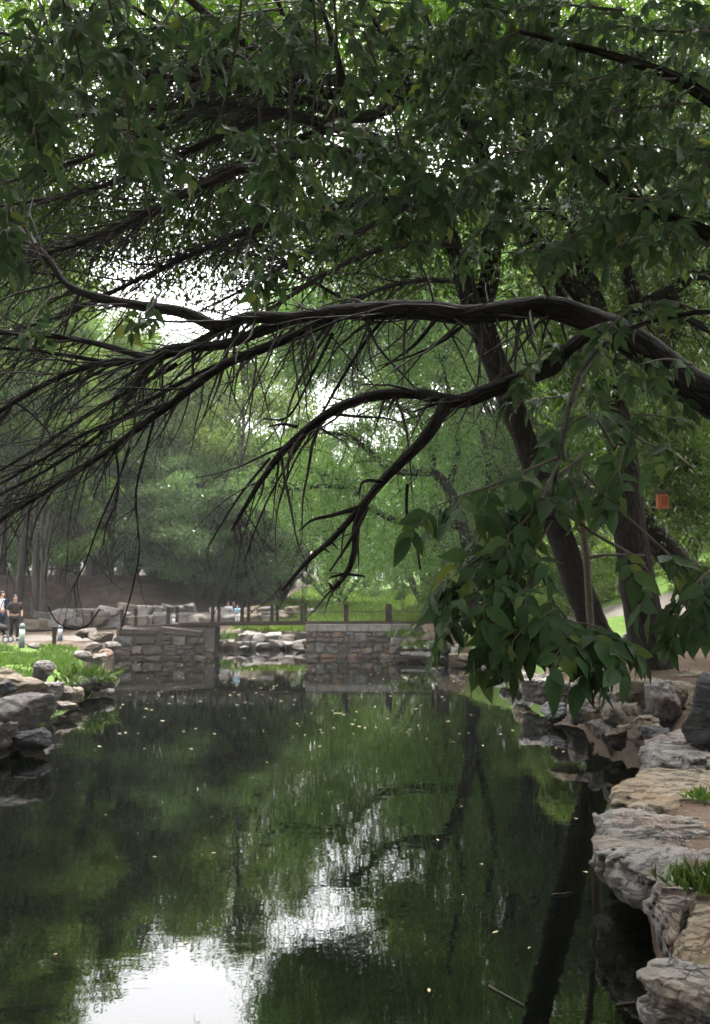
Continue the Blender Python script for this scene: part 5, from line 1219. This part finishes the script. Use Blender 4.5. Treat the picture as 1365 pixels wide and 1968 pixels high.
# -- slim reddish stem between the trunks
sm = thing('slim_tree', 'slim reddish stem between the leaning and the upright trunk', 'tree', tuple(pw(1132, 1215, 14.5)))
T0 = np.array(sm.location); W5 = Wood()
W5.limb([(1138, 1235), (1132, 1150), (1128, 1075), (1118, 1000), (1106, 940), (1096, 890), (1090, 820), (1098, 760), (1110, 690)], 14.5, 12.5, 8, 5, 8, seed=2)
W5.limb([(1128, 1072), (1170, 1066), (1240, 1068)], 14, 13.6, 4, 2); W5.limb([(1122, 1030), (1105, 1014), (1088, 1030)], 13.8, 13.9, 4, 1.5); W5.limb([(1096, 900), (1125, 922), (1160, 945)], 13, 12.6, 3, 1.5)
part('trunk', W5.tb.mesh('trunk', M['stem'], T0), sm)
sp = [(1120, 800, 40, 90, 12.8, .6, 700), (1110, 700, 40, 50, 12.5, .6, 500)]
V, Fc = cloud(sp, 20, g, (.2, .2, .14), .13, .42, base=T0); part('crown', raw_mesh('crown', V, Fc, M['leaf_canopy']), sm)

# hanging orange box
hb = pw(1273, 964, 16.2)
hx = thing('hanging_box', 'small orange red box with a dark top hanging from a branch at right', 'hanging box', tuple(hb))
part('body', box_mesh('body', .19, .15, .27, M['lantern_orange'], .012), hx)
o = part('panel', box_mesh('panel', .1, .02, .16, M['lantern_red'], .004), hx); o.location = (.02, -.075, .01)
o = part('roof', box_mesh('roof', .22, .18, .05, M['dark_metal'], .015), hx); o.location = (0, 0, .16)
hk = pw(1274, 925, 17.0); tbx = Tubes().add([(0, 0, .18), (0, .3, .3), tuple(hk - hb)], .006, 5); part('cord', tbx.mesh('cord', M['wire']), hx)

# ------------------------------------------------------------------ broad leaves close to the camera
def leaf_template(curve, fold, wd):
    ts = np.array([0, .06, .2, .38, .58, .78, .92, 1.0]); ws = np.array([.02, .35, .85, 1.0, .85, .48, .16, .0]) * wd / 2
    V = []; UV = []
    for t_, w_ in zip(ts, ws):
        y = t_; z = -curve * t_ * t_; q = .035 * math.sin(t_ * 11 + curve * 40); h = .03 * math.sin(t_ * 9 + wd * 60); c_ = .06 * math.sin(curve * 90) * t_ * t_
        V += [(-w_ + c_, y, z + fold * w_ + q * min(1, w_ * 6)), (c_, y, z), (w_ + c_, y, z + fold * w_ + h * min(1, w_ * 6))]; UV += [(-w_, y, 0), (0, y, 0), (w_, y, 0)]
    Fc = []
    for k in range(len(ts) - 1):
        a = k * 3; Fc += [[a, a + 1, a + 4, a + 3], [a + 1, a + 2, a + 5, a + 4]]
    return np.array(V), np.array(Fc), np.array(UV)
LT = [leaf_template(c, f, wd) for c, f, wd in ((.18, .35, .46), (.3, .25, .42), (.1, .45, .5), (.42, .3, .44), (.25, .5, .38), (.05, .2, .52), (.5, .4, .4), (-.08, .3, .45), (.33, .6, .36))]
LM = []
def add_uv(me, UV):
    at = me.attributes.new('leafuv', 'FLOAT_VECTOR', 'POINT'); at.data.foreach_set('vector', UV.astype(np.float32).ravel())
for V, Fc, UV in LT:
    me = raw_mesh('leaf', V, Fc, M['broad_leaf'], True); add_uv(me, UV); LM.append(me)

def compound(P, d, g, L, out, nl=7, face=None, ls=1.0, dr=(.05, .45)):
    """leaflets along a drooping stalk; out gets (pos, axis, normal, length); returns stalk points"""
    d = unit(np.asarray(d, float)); pts = [np.asarray(P, float)]; n = 6; st = L / n; dirs = [d]
    for j in range(n):
        d = unit(d + np.array([0, 0, -.12]) + g.normal(size=3) * .05); pts.append(pts[-1] + d * st); dirs.append(d)
    pts = np.array(pts); up = np.array([0, 0, 1.0]) if face is None else np.asarray(face)
    up = unit(up + g.normal(size=3) * .3)
    for k in range(nl):
        if k == nl - 1: i = n; sd = 0
        else: i = int(round(2 + (k // 2) * (n - 2) / max(1, (nl - 1) // 2))); sd = 1 if k % 2 else -1
        i = min(i, n); r = dirs[i]; s = unit(np.cross(r, up)); nn = np.cross(s, r)
        ax = unit(r * (.75 if sd else 1) + s * sd * g.uniform(.6, .95) + np.array([0, 0, -g.uniform(*dr)]) + g.normal(size=3) * .16)
        nm = unit(nn + s * sd * -.25 + g.normal(size=3) * .22)
        out.append((pts[i] + g.normal(size=3) * .004, ax, nm, ls * g.uniform(.085, .165) * (1.1 if sd == 0 else 1)))
    return pts

def leafy(root, stems, leaves, T0, n_obj, stemname='stalks'):
    """root thing: stems (Tubes), leaves list -> n_obj largest as objects, the rest as one part"""
    tag(part(stemname, stems.mesh(stemname, M['stem'], T0), root), kind='stuff')
    def key(l):
        p = l[0]; v = p - CAM; dep = max(v[1], .3); px = W0 / 2 + v[0] / dep * F; py = 1150 - v[2] / dep * F
        ins = -60 < px < W0 + 60 and -60 < py < H0
        return (l[3] / dep) if ins else 0
    leaves.sort(key=key, reverse=True)
    g = np.random.default_rng(5)
    for (p, a, nn, L) in leaves[:n_obj]:
        s = unit(np.cross(a, nn)); n2 = np.cross(s, a)
        o = part('leaf', LM[int(g.integers(len(LM)))], root)
        Mx = Matrix.Identity(4)
        for r_ in range(3):
            Mx[r_][0] = s[r_] * L; Mx[r_][1] = a[r_] * L; Mx[r_][2] = n2[r_] * L; Mx[r_][3] = p[r_] - T0[r_]
        o.matrix_local = Mx
    rest = leaves[n_obj:]
    if rest:
        VV = []; FF = []; UU = []; c = 0
        for (p, a, nn, L) in rest:
            s = unit(np.cross(a, nn)); n2 = np.cross(s, a); V, Fc, UV = LT[int(g.integers(len(LT)))]
            VV.append(p - T0 + (V[:, :1] * s + V[:, 1:2] * a + V[:, 2:] * n2) * L); FF.append(Fc + c); UU.append(UV); c += len(V)
        me = raw_mesh('foliage', np.vstack(VV), np.vstack(FF), M['broad_leaf'], True); add_uv(me, np.vstack(UU))
        tag(part('foliage', me, root), kind='stuff')

def spray(tb, pts, d0, d1, w0, w1, g, out, every=.11, L=(.2, .32), bias=(0, 0, -.3), t0=.2, face=None, nl=(5, 8), spread=.75, ls=1.0):
    """a stem traced in the photograph with compound leaves on both sides"""
    Q, r = limb(tb, pts, d0, d1, w0, w1, 6, .05)
    seg = np.r_[0, np.cumsum(np.linalg.norm(np.diff(Q, axis=0), axis=1))]; u = seg[-1] * t0; sgn = 1
    while u < seg[-1]:
        p = np.array([np.interp(u, seg, Q[:, k]) for k in range(3)]); i = min(np.searchsorted(seg, u), len(Q) - 1); T = unit(Q[i] - Q[i - 1])
        sd = unit(np.cross(T, np.array([0, .25, 1.0]))) * sgn
        d = unit(T * .6 + sd * spread + np.asarray(bias) + g.normal(size=3) * .25)
        k = int(g.integers(*nl)); l = g.uniform(*L)
        S_ = compound(p, d, g, l, out, k, face, ls); tb.add(S_, np.linspace(.0035, .0015, len(S_)), 4)
        u += every * .72 * g.uniform(.7, 1.3); sgn = -sgn
    d = unit(Q[-1] - Q[-2]); S_ = compound(Q[-1], d + np.asarray(bias) * .5, g, g.uniform(*L), out, 7, face, ls); tb.add(S_, np.linspace(.0035, .0015, len(S_)), 4)

g = np.random.default_rng(303)
# right tree, trunk beyond the right edge
ra = thing('broad_leaved_tree', 'tree beyond the right edge whose broad dark compound leaves hang over the right shore', 'tree', (3.7, 4.6, H1(3.7, 4.6)))
T0 = np.array(ra.location); tb = Tubes(); lv = []
Q = spline(np.array([T0 + [0, 0, -.3], T0 + [.02, 0, 1], T0 + [-.1, 0, 2.4], T0 + [-.2, .1, 4], T0 + [-.1, .3, 6.5]]), 20); wood = Tubes().add(Q, np.linspace(.2, .07, 20), 10, .12, 4)
def arm(pts3, r0, r1): 
    Q = spline(np.array(pts3), 18); wood.add(Q, np.linspace(r0, r1, 18), 7, .08); return Q
arm([T0 + [-.15, .0, 2.6], pw(1420, 480, 5.0), pw(1250, 400, 5.2), pw(1100, 300, 5.3)], .06, .014)
arm([T0 + [-.15, .0, 3.2], pw(1380, 200, 5.4), pw(1220, 120, 5.6), pw(1000, 60, 5.8)], .06, .014)
arm([T0 + [-.15, .05, 2.2], pw(1480, 640, 5.2), pw(1350, 600, 5.3), pw(1200, 635, 5.2), pw(1125, 700, 4.9), pw(1098, 770, 4.6), pw(1085, 830, 4.4), pw(1073, 890, 4.2), pw(1060, 960, 4.15), pw(1055, 1010, 4.1)], .019, .006)
part('trunk', wood.mesh('trunk', M['bark_brown'], T0), ra)
# hanging sprays of the right middle
spray(tb, [(1070, 880), (1010, 905), (940, 935), (880, 955), (845, 970)], 4.2, 4.0, 4, 1.5, g, lv, every=.12, L=(.16, .24), bias=(-.1, -.1, -.14))
spray(tb, [(1075, 885), (1040, 960), (1000, 1010), (950, 1050), (900, 1085)], 4.2, 3.9, 4, 1.5, g, lv, every=.11, L=(.17, .25), bias=(-.15, -.1, -.14))
spray(tb, [(1060, 1000), (1010, 1080), (950, 1120), (905, 1140)], 4.1, 3.8, 3.5, 1.5, g, lv, every=.11, L=(.16, .24), bias=(-.15, -.12, -.2))
spray(tb, [(1020, 1040), (1045, 1110), (1070, 1170), (1085, 1195), (1098, 1212)], 4.1, 3.7, 4, 1.6, g, lv, every=.1, L=(.17, .25), bias=(0, -.15, -.2), t0=.5)
spray(tb, [(1040, 1085), (1000, 1150), (985, 1175), (980, 1195)], 4.0, 3.8, 3.2, 1.5, g, lv, every=.1, L=(.2, .28), bias=(-.05, -.12, -.2))
spray(tb, [(1075, 1190), (1120, 1215), (1150, 1225), (1165, 1238)], 3.8, 3.6, 3, 1.5, g, lv, every=.085, L=(.17, .26), bias=(0, -.15, -.14), t0=.05)
spray(tb, [(1030, 1180), (1060, 1210), (1085, 1225)], 3.8, 3.7, 3, 1.5, g, lv, every=.085, L=(.17, .26), bias=(-.05, -.15, -.2))
spray(tb, [(1085, 985), (1150, 1030), (1220, 1070), (1250, 1105), (1262, 1140)], 4.3, 4.1, 4, 1.6, g, lv, every=.13, L=(.17, .26), bias=(0, -.1, -.2), t0=.55)
spray(tb, [(1120, 905), (1170, 960), (1230, 1015), (1300, 1080), (1330, 1130)], 4.5, 4.2, 3.2, 1.5, g, lv, every=.12, L=(.17, .24), bias=(0, -.1, -.2), t0=.72)
spray(tb, [(1420, 1070), (1380, 1090), (1340, 1120), (1310, 1170)], 4.2, 4.0, 3.2, 1.5, g, lv, every=.1, L=(.17, .25), bias=(-.1, -.1, -.14))
spray(tb, [(1130, 870), (1090, 900), (1050, 930), (1020, 970)], 4.4, 4.2, 3.5, 1.6, g, lv, every=.12, L=(.18, .26), bias=(-.1, -.1, -.3))
spray(tb, [(1180, 860), (1150, 810), (1120, 800), (1080, 830)], 4.5, 4.5, 3.5, 1.6, g, lv, every=.13, L=(.18, .26), bias=(0, -.1, -.2))
spray(tb, [(1200, 860), (1190, 900), (1170, 930)], 4.5, 4.4, 3, 1.6, g, lv, every=.12, L=(.18, .26), bias=(0, -.1, -.2))
spray(tb, [(1330, 900), (1290, 870), (1240, 850), (1200, 820)], 5.0, 4.9, 3, 1.6, g, lv, every=.16, L=(.18, .26), bias=(0, -.1, -.2))
for L_, d in [([(1075, 890), (1050, 930), (1010, 960), (960, 985)], 4.35), ([(1060, 1000), (1000, 1030), (940, 1070), (890, 1110)], 4.05), ([(1040, 1085), (980, 1120), (920, 1165), (880, 1190)], 3.95),
              ([(1045, 1110), (1000, 1140), (960, 1180), (935, 1215)], 3.85), ([(1070, 1170), (1030, 1190), (1000, 1215)], 3.75), ([(1085, 1195), (1130, 1200), (1170, 1215)], 3.75), ([(1090, 1190), (1080, 1225), (1110, 1250)], 3.65)]:
    spray(tb, L_, d + .05, d - .08, 2.4, 1.2, g, lv, .1, (.15, .23), (-.05, -.12, -.16), t0=.1, ls=.92)
# upper right masses
for (L_, d, ev) in [([(1250, 400), (1180, 420), (1120, 440), (1070, 470)], 5.1, .1), ([(1420, 480), (1330, 430), (1260, 440), (1190, 470)], 5.0, .13), ([(1100, 300), (1030, 290), (960, 300), (900, 340)], 5.3, .12), ([(1250, 400), (1200, 330), (1130, 280), (1060, 250)], 5.2, .12),
                    ([(1400, 330), (1330, 300), (1240, 280), (1170, 300)], 5.2, .12), ([(1380, 200), (1300, 200), (1210, 210), (1120, 220)], 5.4, .12), ([(1220, 120), (1150, 150), (1060, 160), (980, 170)], 5.6, .12), ([(1000, 60), (930, 90), (880, 140), (850, 200)], 5.8, .12),
                    ([(1380, 60), (1290, 60), (1190, 50), (1100, 60)], 5.8, .13), ([(1200, 20), (1080, 10), (960, 20), (860, 40)], 6.0, .12), ([(1350, 600), (1290, 580), (1220, 590), (1170, 630)], 5.3, .17), ([(1390, 270), (1330, 350), (1260, 380), (1180, 380)], 5.1, .13),
                    ([(1000, 180), (930, 230), (880, 280), (840, 330)], 5.8, .13), ([(1180, 640), (1150, 680), (1120, 730), (1105, 780)], 5.2, .15), ([(1330, 700), (1280, 690), (1230, 700)], 5.2, .2), ([(960, 320), (900, 370), (850, 400), (800, 410)], 5.5, .12), ([(1365, 130), (1310, 150), (1230, 150)], 5.5, .14)]:
    spray(tb, L_, d + .25, d - .2, 3.2, 1.3, g, lv, ev * .85, (.16, .25), (-.05, -.1, -.15), t0=.1, ls=.84)
def top_crown(root, T0, xr, yr, n, seed):  # unseen leaf mass added above the frame to shade what is below
    g = np.random.default_rng(seed); k = n // 40
    cx = g.uniform(*xr, k); cy = g.uniform(*yr, k); cz = 2.2 + .86 * np.maximum(cy, 1.5) + 2.0 + g.uniform(0, 3, k)
    PP = np.repeat(np.column_stack([cx, cy, cz]), 40, 0) + g.normal(size=(k * 40, 3)) * np.array([.5, .5, .25]); m = len(PP)
    V, Fc = leaf_cloud(PP, unit(g.normal(size=(m, 3)) + np.array([0, 0, -.4])), unit(g.normal(size=(m, 3)) * .5 + np.array([0, 0, 1])), .2 * g.uniform(.7, 1.2, m), .09 * g.uniform(.8, 1.2, m))
    part('crown', raw_mesh('crown', V - T0, Fc, M['leaf_dark']), root)
def small_sprays(boxes, g):
    for (x0, x1, y0, y1, d0, d1, n) in boxes:
        for _ in range(n):
            x, y, d = g.uniform(x0, x1), g.uniform(y0, y1), g.uniform(d0, d1); a = g.uniform(-.6, .9) + (0 if g.uniform() < .6 else math.pi); l = g.uniform(50, 120)
            p1 = (x + math.cos(a) * l * .5, y + abs(math.sin(a)) * l * .25); p2 = (x + math.cos(a) * l, y + abs(math.sin(a)) * l * .9)
            spray(tb, [(x, y), p1, p2], d + .15, d - .1, 2.0, 1.0, g, lv, .12, (.13, .22), (0, -.05, -.12), t0=.05, ls=.85)
small_sprays([(880, 1400, -40, 480, 5.5, 9, 100), (850, 1000, 60, 420, 6, 8, 16), (1040, 1240, 640, 800, 5.5, 8, 7)], g)
top_crown(ra, T0, (.5, 8), (3, 11.5), 30000, 61)
leafy(ra, tb, lv, T0, 300)

# left tree, trunk behind the camera
la = thing('broad_leaved_tree', 'tree behind the viewer whose broad leaves hang in from the upper left', 'tree', (-2.6, -.6, H1(-2.6, -.6)))
T0 = np.array(la.location); tb = Tubes(); lv = []
Q = spline(np.array([T0 + [0, 0, -.3], T0 + [.02, 0, 1], T0 + [.1, .1, 2.6], T0 + [.3, .4, 4.6], T0 + [.5, .8, 7]]), 20); wood = Tubes().add(Q, np.linspace(.2, .07, 20), 10, .12, 4)
arm([T0 + [.15, .2, 3.6], T0 + [.3, 1.6, 4.4], pw(60, -160, 3.6), pw(120, -20, 4.2)], .06, .016)
arm([T0 + [.2, .3, 4.2], T0 + [1.2, 2.0, 5.2], pw(520, -150, 4.4), pw(600, 0, 5.0)], .06, .016)
arm([T0 + [.05, .1, 3.0], T0 + [-.2, 1.6, 3.5], pw(-120, 60, 3.8), pw(-40, 140, 4.0)], .05, .014)
part('trunk', wood.mesh('trunk', M['bark_brown'], T0), la)
for (L_, d, ev) in [([(-40, 140), (20, 180), (60, 220), (70, 270)], 4.0, .1), ([(-60, 60), (10, 100), (60, 150), (90, 200)], 4.0, .1), ([(120, -20), (150, 40), (200, 90), (250, 120)], 4.2, .11), ([(60, -40), (80, 30), (60, 90), (30, 120)], 4.0, .12),
                    ([(-50, 260), (-10, 320), (10, 380), (15, 440)], 4.0, .12), ([(-60, 400), (-20, 440), (5, 480)], 4.2, .13), ([(200, 90), (230, 150), (240, 220), (250, 270)], 4.3, .13), ([(250, 120), (320, 130), (380, 110)], 4.4, .14), ([(170, 200), (230, 250), (290, 280), (340, 300)], 4.6, .11),
                    ([(340, 0), (300, 60), (250, 80)], 4.6, .13), ([(600, 0), (560, 60), (540, 120)], 5.0, .11), ([(600, 0), (660, 50), (700, 100), (690, 150)], 5.0, .12), ([(480, -20), (520, 50), (580, 90)], 5.0, .12), ([(420, 240), (480, 260), (540, 270), (600, 280)], 5.2, .1),
                    ([(600, 250), (660, 290), (710, 330), (730, 380)], 5.3, .1), ([(640, 260), (720, 270), (790, 300), (830, 350)], 5.3, .1), ([(250, 260), (270, 310), (300, 340)], 5.0, .12), ([(520, 260), (540, 320), (560, 370)], 5.2, .12), ([(700, 330), (690, 390), (660, 430), (650, 460)], 5.4, .12), ([(780, 330), (790, 400), (800, 450)], 5.4, .11),
                    ([(540, 440), (530, 480), (520, 520)], 6.0, .13), ([(110, 560), (80, 590), (60, 620)], 6.4, .2), ([(310, 560), (290, 590), (270, 610)], 6.4, .22), ([(480, 470), (470, 500), (480, 530)], 6.2, .2)]:
    spray(tb, L_, d + .2, d - .15, 2.6, 1.2, g, lv, ev * .95, (.15, .24), (.0, -.05, -.2), t0=.1, ls=.82)
# thin stalks that tie the sprays to the arms above the frame
for (a, b, d) in [((170, 200), (100, -60), 4.5), ((420, 240), (470, -60), 5.0), ((600, 250), (600, -40), 5.2), ((640, 260), (640, -40), 5.2), ((540, 440), (560, 100), 5.6), ((110, 560), (-40, 300), 5.5), ((310, 560), (250, 260), 5.6), ((480, 470), (500, 200), 5.8), ((780, 330), (700, 60), 5.4), ((250, 260), (200, -40), 4.8)]:
    limb(tb, [b, ((a[0] + b[0]) / 2 + 8, (a[1] + b[1]) / 2), a], d - .5, d + .15, 3, 2, 5, 0)
small_sprays([(420, 900, -40, 120, 5.2, 7.5, 18), (-30, 230, -30, 200, 4.4, 6, 14), (470, 860, 220, 400, 5.5, 7.5, 14)], g)
top_crown(la, T0, (-8, 2), (-4, 12), 52000, 62)
leafy(la, tb, lv, T0, 300)

# ------------------------------------------------------------------ grass
def blades(name, XY, L, mat, g, spread=.35, wid=.012, kind='stuff', base=None, z=None):
    n = len(XY); Z = height(XY[:, 0], XY[:, 1]) if z is None else z
    P = np.column_stack([XY, Z - .02]); A = unit(g.normal(size=(n, 3)) * spread + np.array([0, 0, 1.0])); N = unit(g.normal(size=(n, 3)) * np.array([1, 1, .1]))
    l = L * g.uniform(.5, 1.3, n); V, Fc = leaf_cloud(P, A, N, l, np.full(n, wid) * g.uniform(.7, 1.4, n), bend=.9)
    if base is not None: V = V - np.asarray(base)
    return raw_mesh(name, V, Fc, mat)
g = np.random.default_rng(404)
n = 60000; XY = np.column_stack([g.uniform(-15, -5.3, n), g.uniform(17.5, 31.5, n)])
s = pond_sd(XY[:, 0], XY[:, 1]); edge = 29.6 + (-(XY[:, 0] + 9)) * .22 + (fbm(np.column_stack([XY * .8, XY[:, 0] * 0]), 5) - .5) * 1.4
k = (s > .35) & (XY[:, 1] < edge) & (fbm(np.column_stack([XY * .9, XY[:, 0] * 0]), 8) > .38); XY = XY[k][:20000]
tag(part('grass', blades('grass', XY, .16, M['grass'], g, .4, .03)), kind='stuff')
n = 60000; XY = np.column_stack([g.uniform(-7, 9, n), 40 + 60 * g.uniform(0, 1, n) ** 1.6]); XY = XY[(pond_sd(XY[:, 0], XY[:, 1]) > .3)]
XY = XY[(XY[:, 0] > -5.5 + .0 * XY[:, 1]) & (fbm(np.column_stack([XY * .35, XY[:, 0] * 0]), 12) > .36)][:30000]
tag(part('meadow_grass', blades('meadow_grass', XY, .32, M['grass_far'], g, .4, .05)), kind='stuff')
n = 40000; XY = np.column_stack([g.uniform(4.2, 16, n), g.uniform(17.5, 40, n)]); XY = XY[(pond_sd(XY[:, 0], XY[:, 1]) > .5) & (fbm(np.column_stack([XY * .5, XY[:, 0] * 0]), 13) > .5)][:20000]
tag(part('bank_grass', blades('bank_grass', XY, .27, M['grass'], g, .45, .03)), kind='stuff')
def tuft(px, py, d, n, L, rad, label):
    c = pw(px, py, d); t = g.normal(size=(n, 2)) * rad
    V_ = blades('grass_tuft', c[:2] + t, L, M['grass'], g, .55, .011, base=c, z=np.full(n, c[2]))
    o = part('grass_tuft', V_, None, tuple(c)); tag(o, label, 'grass tuft', kind='stuff')
tuft(1345, 1695, 5.3, 260, .12, .09, 'green grass tuft growing between the grey spur and the ochre striped stone')
tuft(1350, 1532, 7.6, 110, .1, .06, 'small grass tuft on the olive ledge at the right edge')
tuft(1222, 1404, 12.4, 60, .12, .06, 'tiny bright tuft at the water beside the flat grey slab')
tuft(170, 1300, 20.0, 260, .28, .25, 'bright weeds hanging on the promontory rock')
tuft(135, 1312, 19.0, 120, .2, .15, 'bright weeds between the grey block and the promontory rock')
tuft(780, 1222, 32.6, 200, .3, .35, 'green weeds on the stones right of the abutment')
tuft(815, 1244, 31.6, 240, .28, .4, 'grass between the flat mossy stone and the grey ledge')
tuft(205, 1310, 20.2, 90, .2, .1, 'yellow green weeds at the tip of the promontory')
tuft(430, 1228, 38.5, 140, .35, .3, 'dark weeds on the stone bank near the left abutment')

# ------------------------------------------------------------------ fallen leaves
lm = raw_mesh('floating_leaf', *[np.array(a) for a in ([(0, -.5, 0), (.2, -.1, .05), (.16, .25, .02), (0, .5, .07), (-.17, .22, .05), (-.2, -.12, .02)], [[0, 1, 2, 3, 4, 5]])], M['fallen'])
g = np.random.default_rng(505); cnt = 0
while cnt < 290:
    if g.uniform() < .82: px, d = g.uniform(230, 900), 31.5 - 17 * g.uniform() ** 1.3
    else: px, d = g.uniform(80, 1130), g.uniform(5, 18)
    x = bx(px, d)
    if pond_sd(np.array([x]), np.array([d]))[0] > -.35: continue
    o = part('floating_leaf', lm); o.location = (x, d, .005); o.rotation_euler = (0, 0, g.uniform(0, 6.28)); q = g.uniform(.045, .1) if d > 12 else g.uniform(.025, .055); o.scale = (q, q, q)
    tag(o, 'small pale fallen leaf floating on the dark pond water', 'fallen leaf', 'leaves floating on the pond'); cnt += 1
# floating sticks
for i, (pts, lb) in enumerate([([(928, 1860), (965, 1880), (992, 1894)], 'thin reddish twig floating at the lower right near the trunk reflection'), ([(1160, 1893), (1185, 1890), (1205, 1888)], 'short pale stick floating before the corner slab'), ([(1046, 1698), (1070, 1696), (1084, 1694)], 'small pale stick floating across the trunk reflection')]):
    P = []
    for (px, py) in pts:
        d = F * 2.2 / (py - 1150); P.append((bx(px, d), d, .008))
    tbs = Tubes().add(spline(np.array(P), 8), np.linspace(.006, .003, 8), 5); c = np.array(P[1]); o = part('floating_twig', tbs.mesh('floating_twig', M['stem'], c), None, tuple(c)); tag(o, lb, 'twig')
# leaf litter on the right bank
n = 2600; XY = np.column_stack([g.uniform(1.2, 8, n), g.uniform(3, 20, n)]); XY = XY[pond_sd(XY[:, 0], XY[:, 1]) > .3]; n = len(XY)
P = np.column_stack([XY, height(XY[:, 0], XY[:, 1]) + .012]); A = unit(g.normal(size=(n, 3)) * np.array([1, 1, .1])); N = unit(g.normal(size=(n, 3)) * .25 + np.array([0, 0, 1])); l = g.uniform(.04, .09, n)
V, Fc = leaf_cloud(P, A, N, l, l * .45); tag(part('leaf_litter', raw_mesh('leaf_litter', V, Fc, M['litter'])), kind='stuff')

# ------------------------------------------------------------------ damp air of the wood
hz = box_mesh('haze', 1, 1, 1, M['mortar'], 0); hz.materials.clear()
m, t = new_mat('haze'); pv = nd(t, 'ShaderNodeVolumePrincipled'); pv.inputs['Color'].default_value = (.9, .95, .93, 1); pv.inputs['Density'].default_value = .0004; pv.inputs['Anisotropy'].default_value = .3
o = nd(t, 'ShaderNodeOutputMaterial'); t.links.new(pv.outputs[0], o.inputs['Volume']); hz.materials.append(m)
hb_ = part('haze', hz); tag(hb_, kind='stuff')
hb_.scale = (2400, 1100, 60); hb_.location = (0, 420, 27)
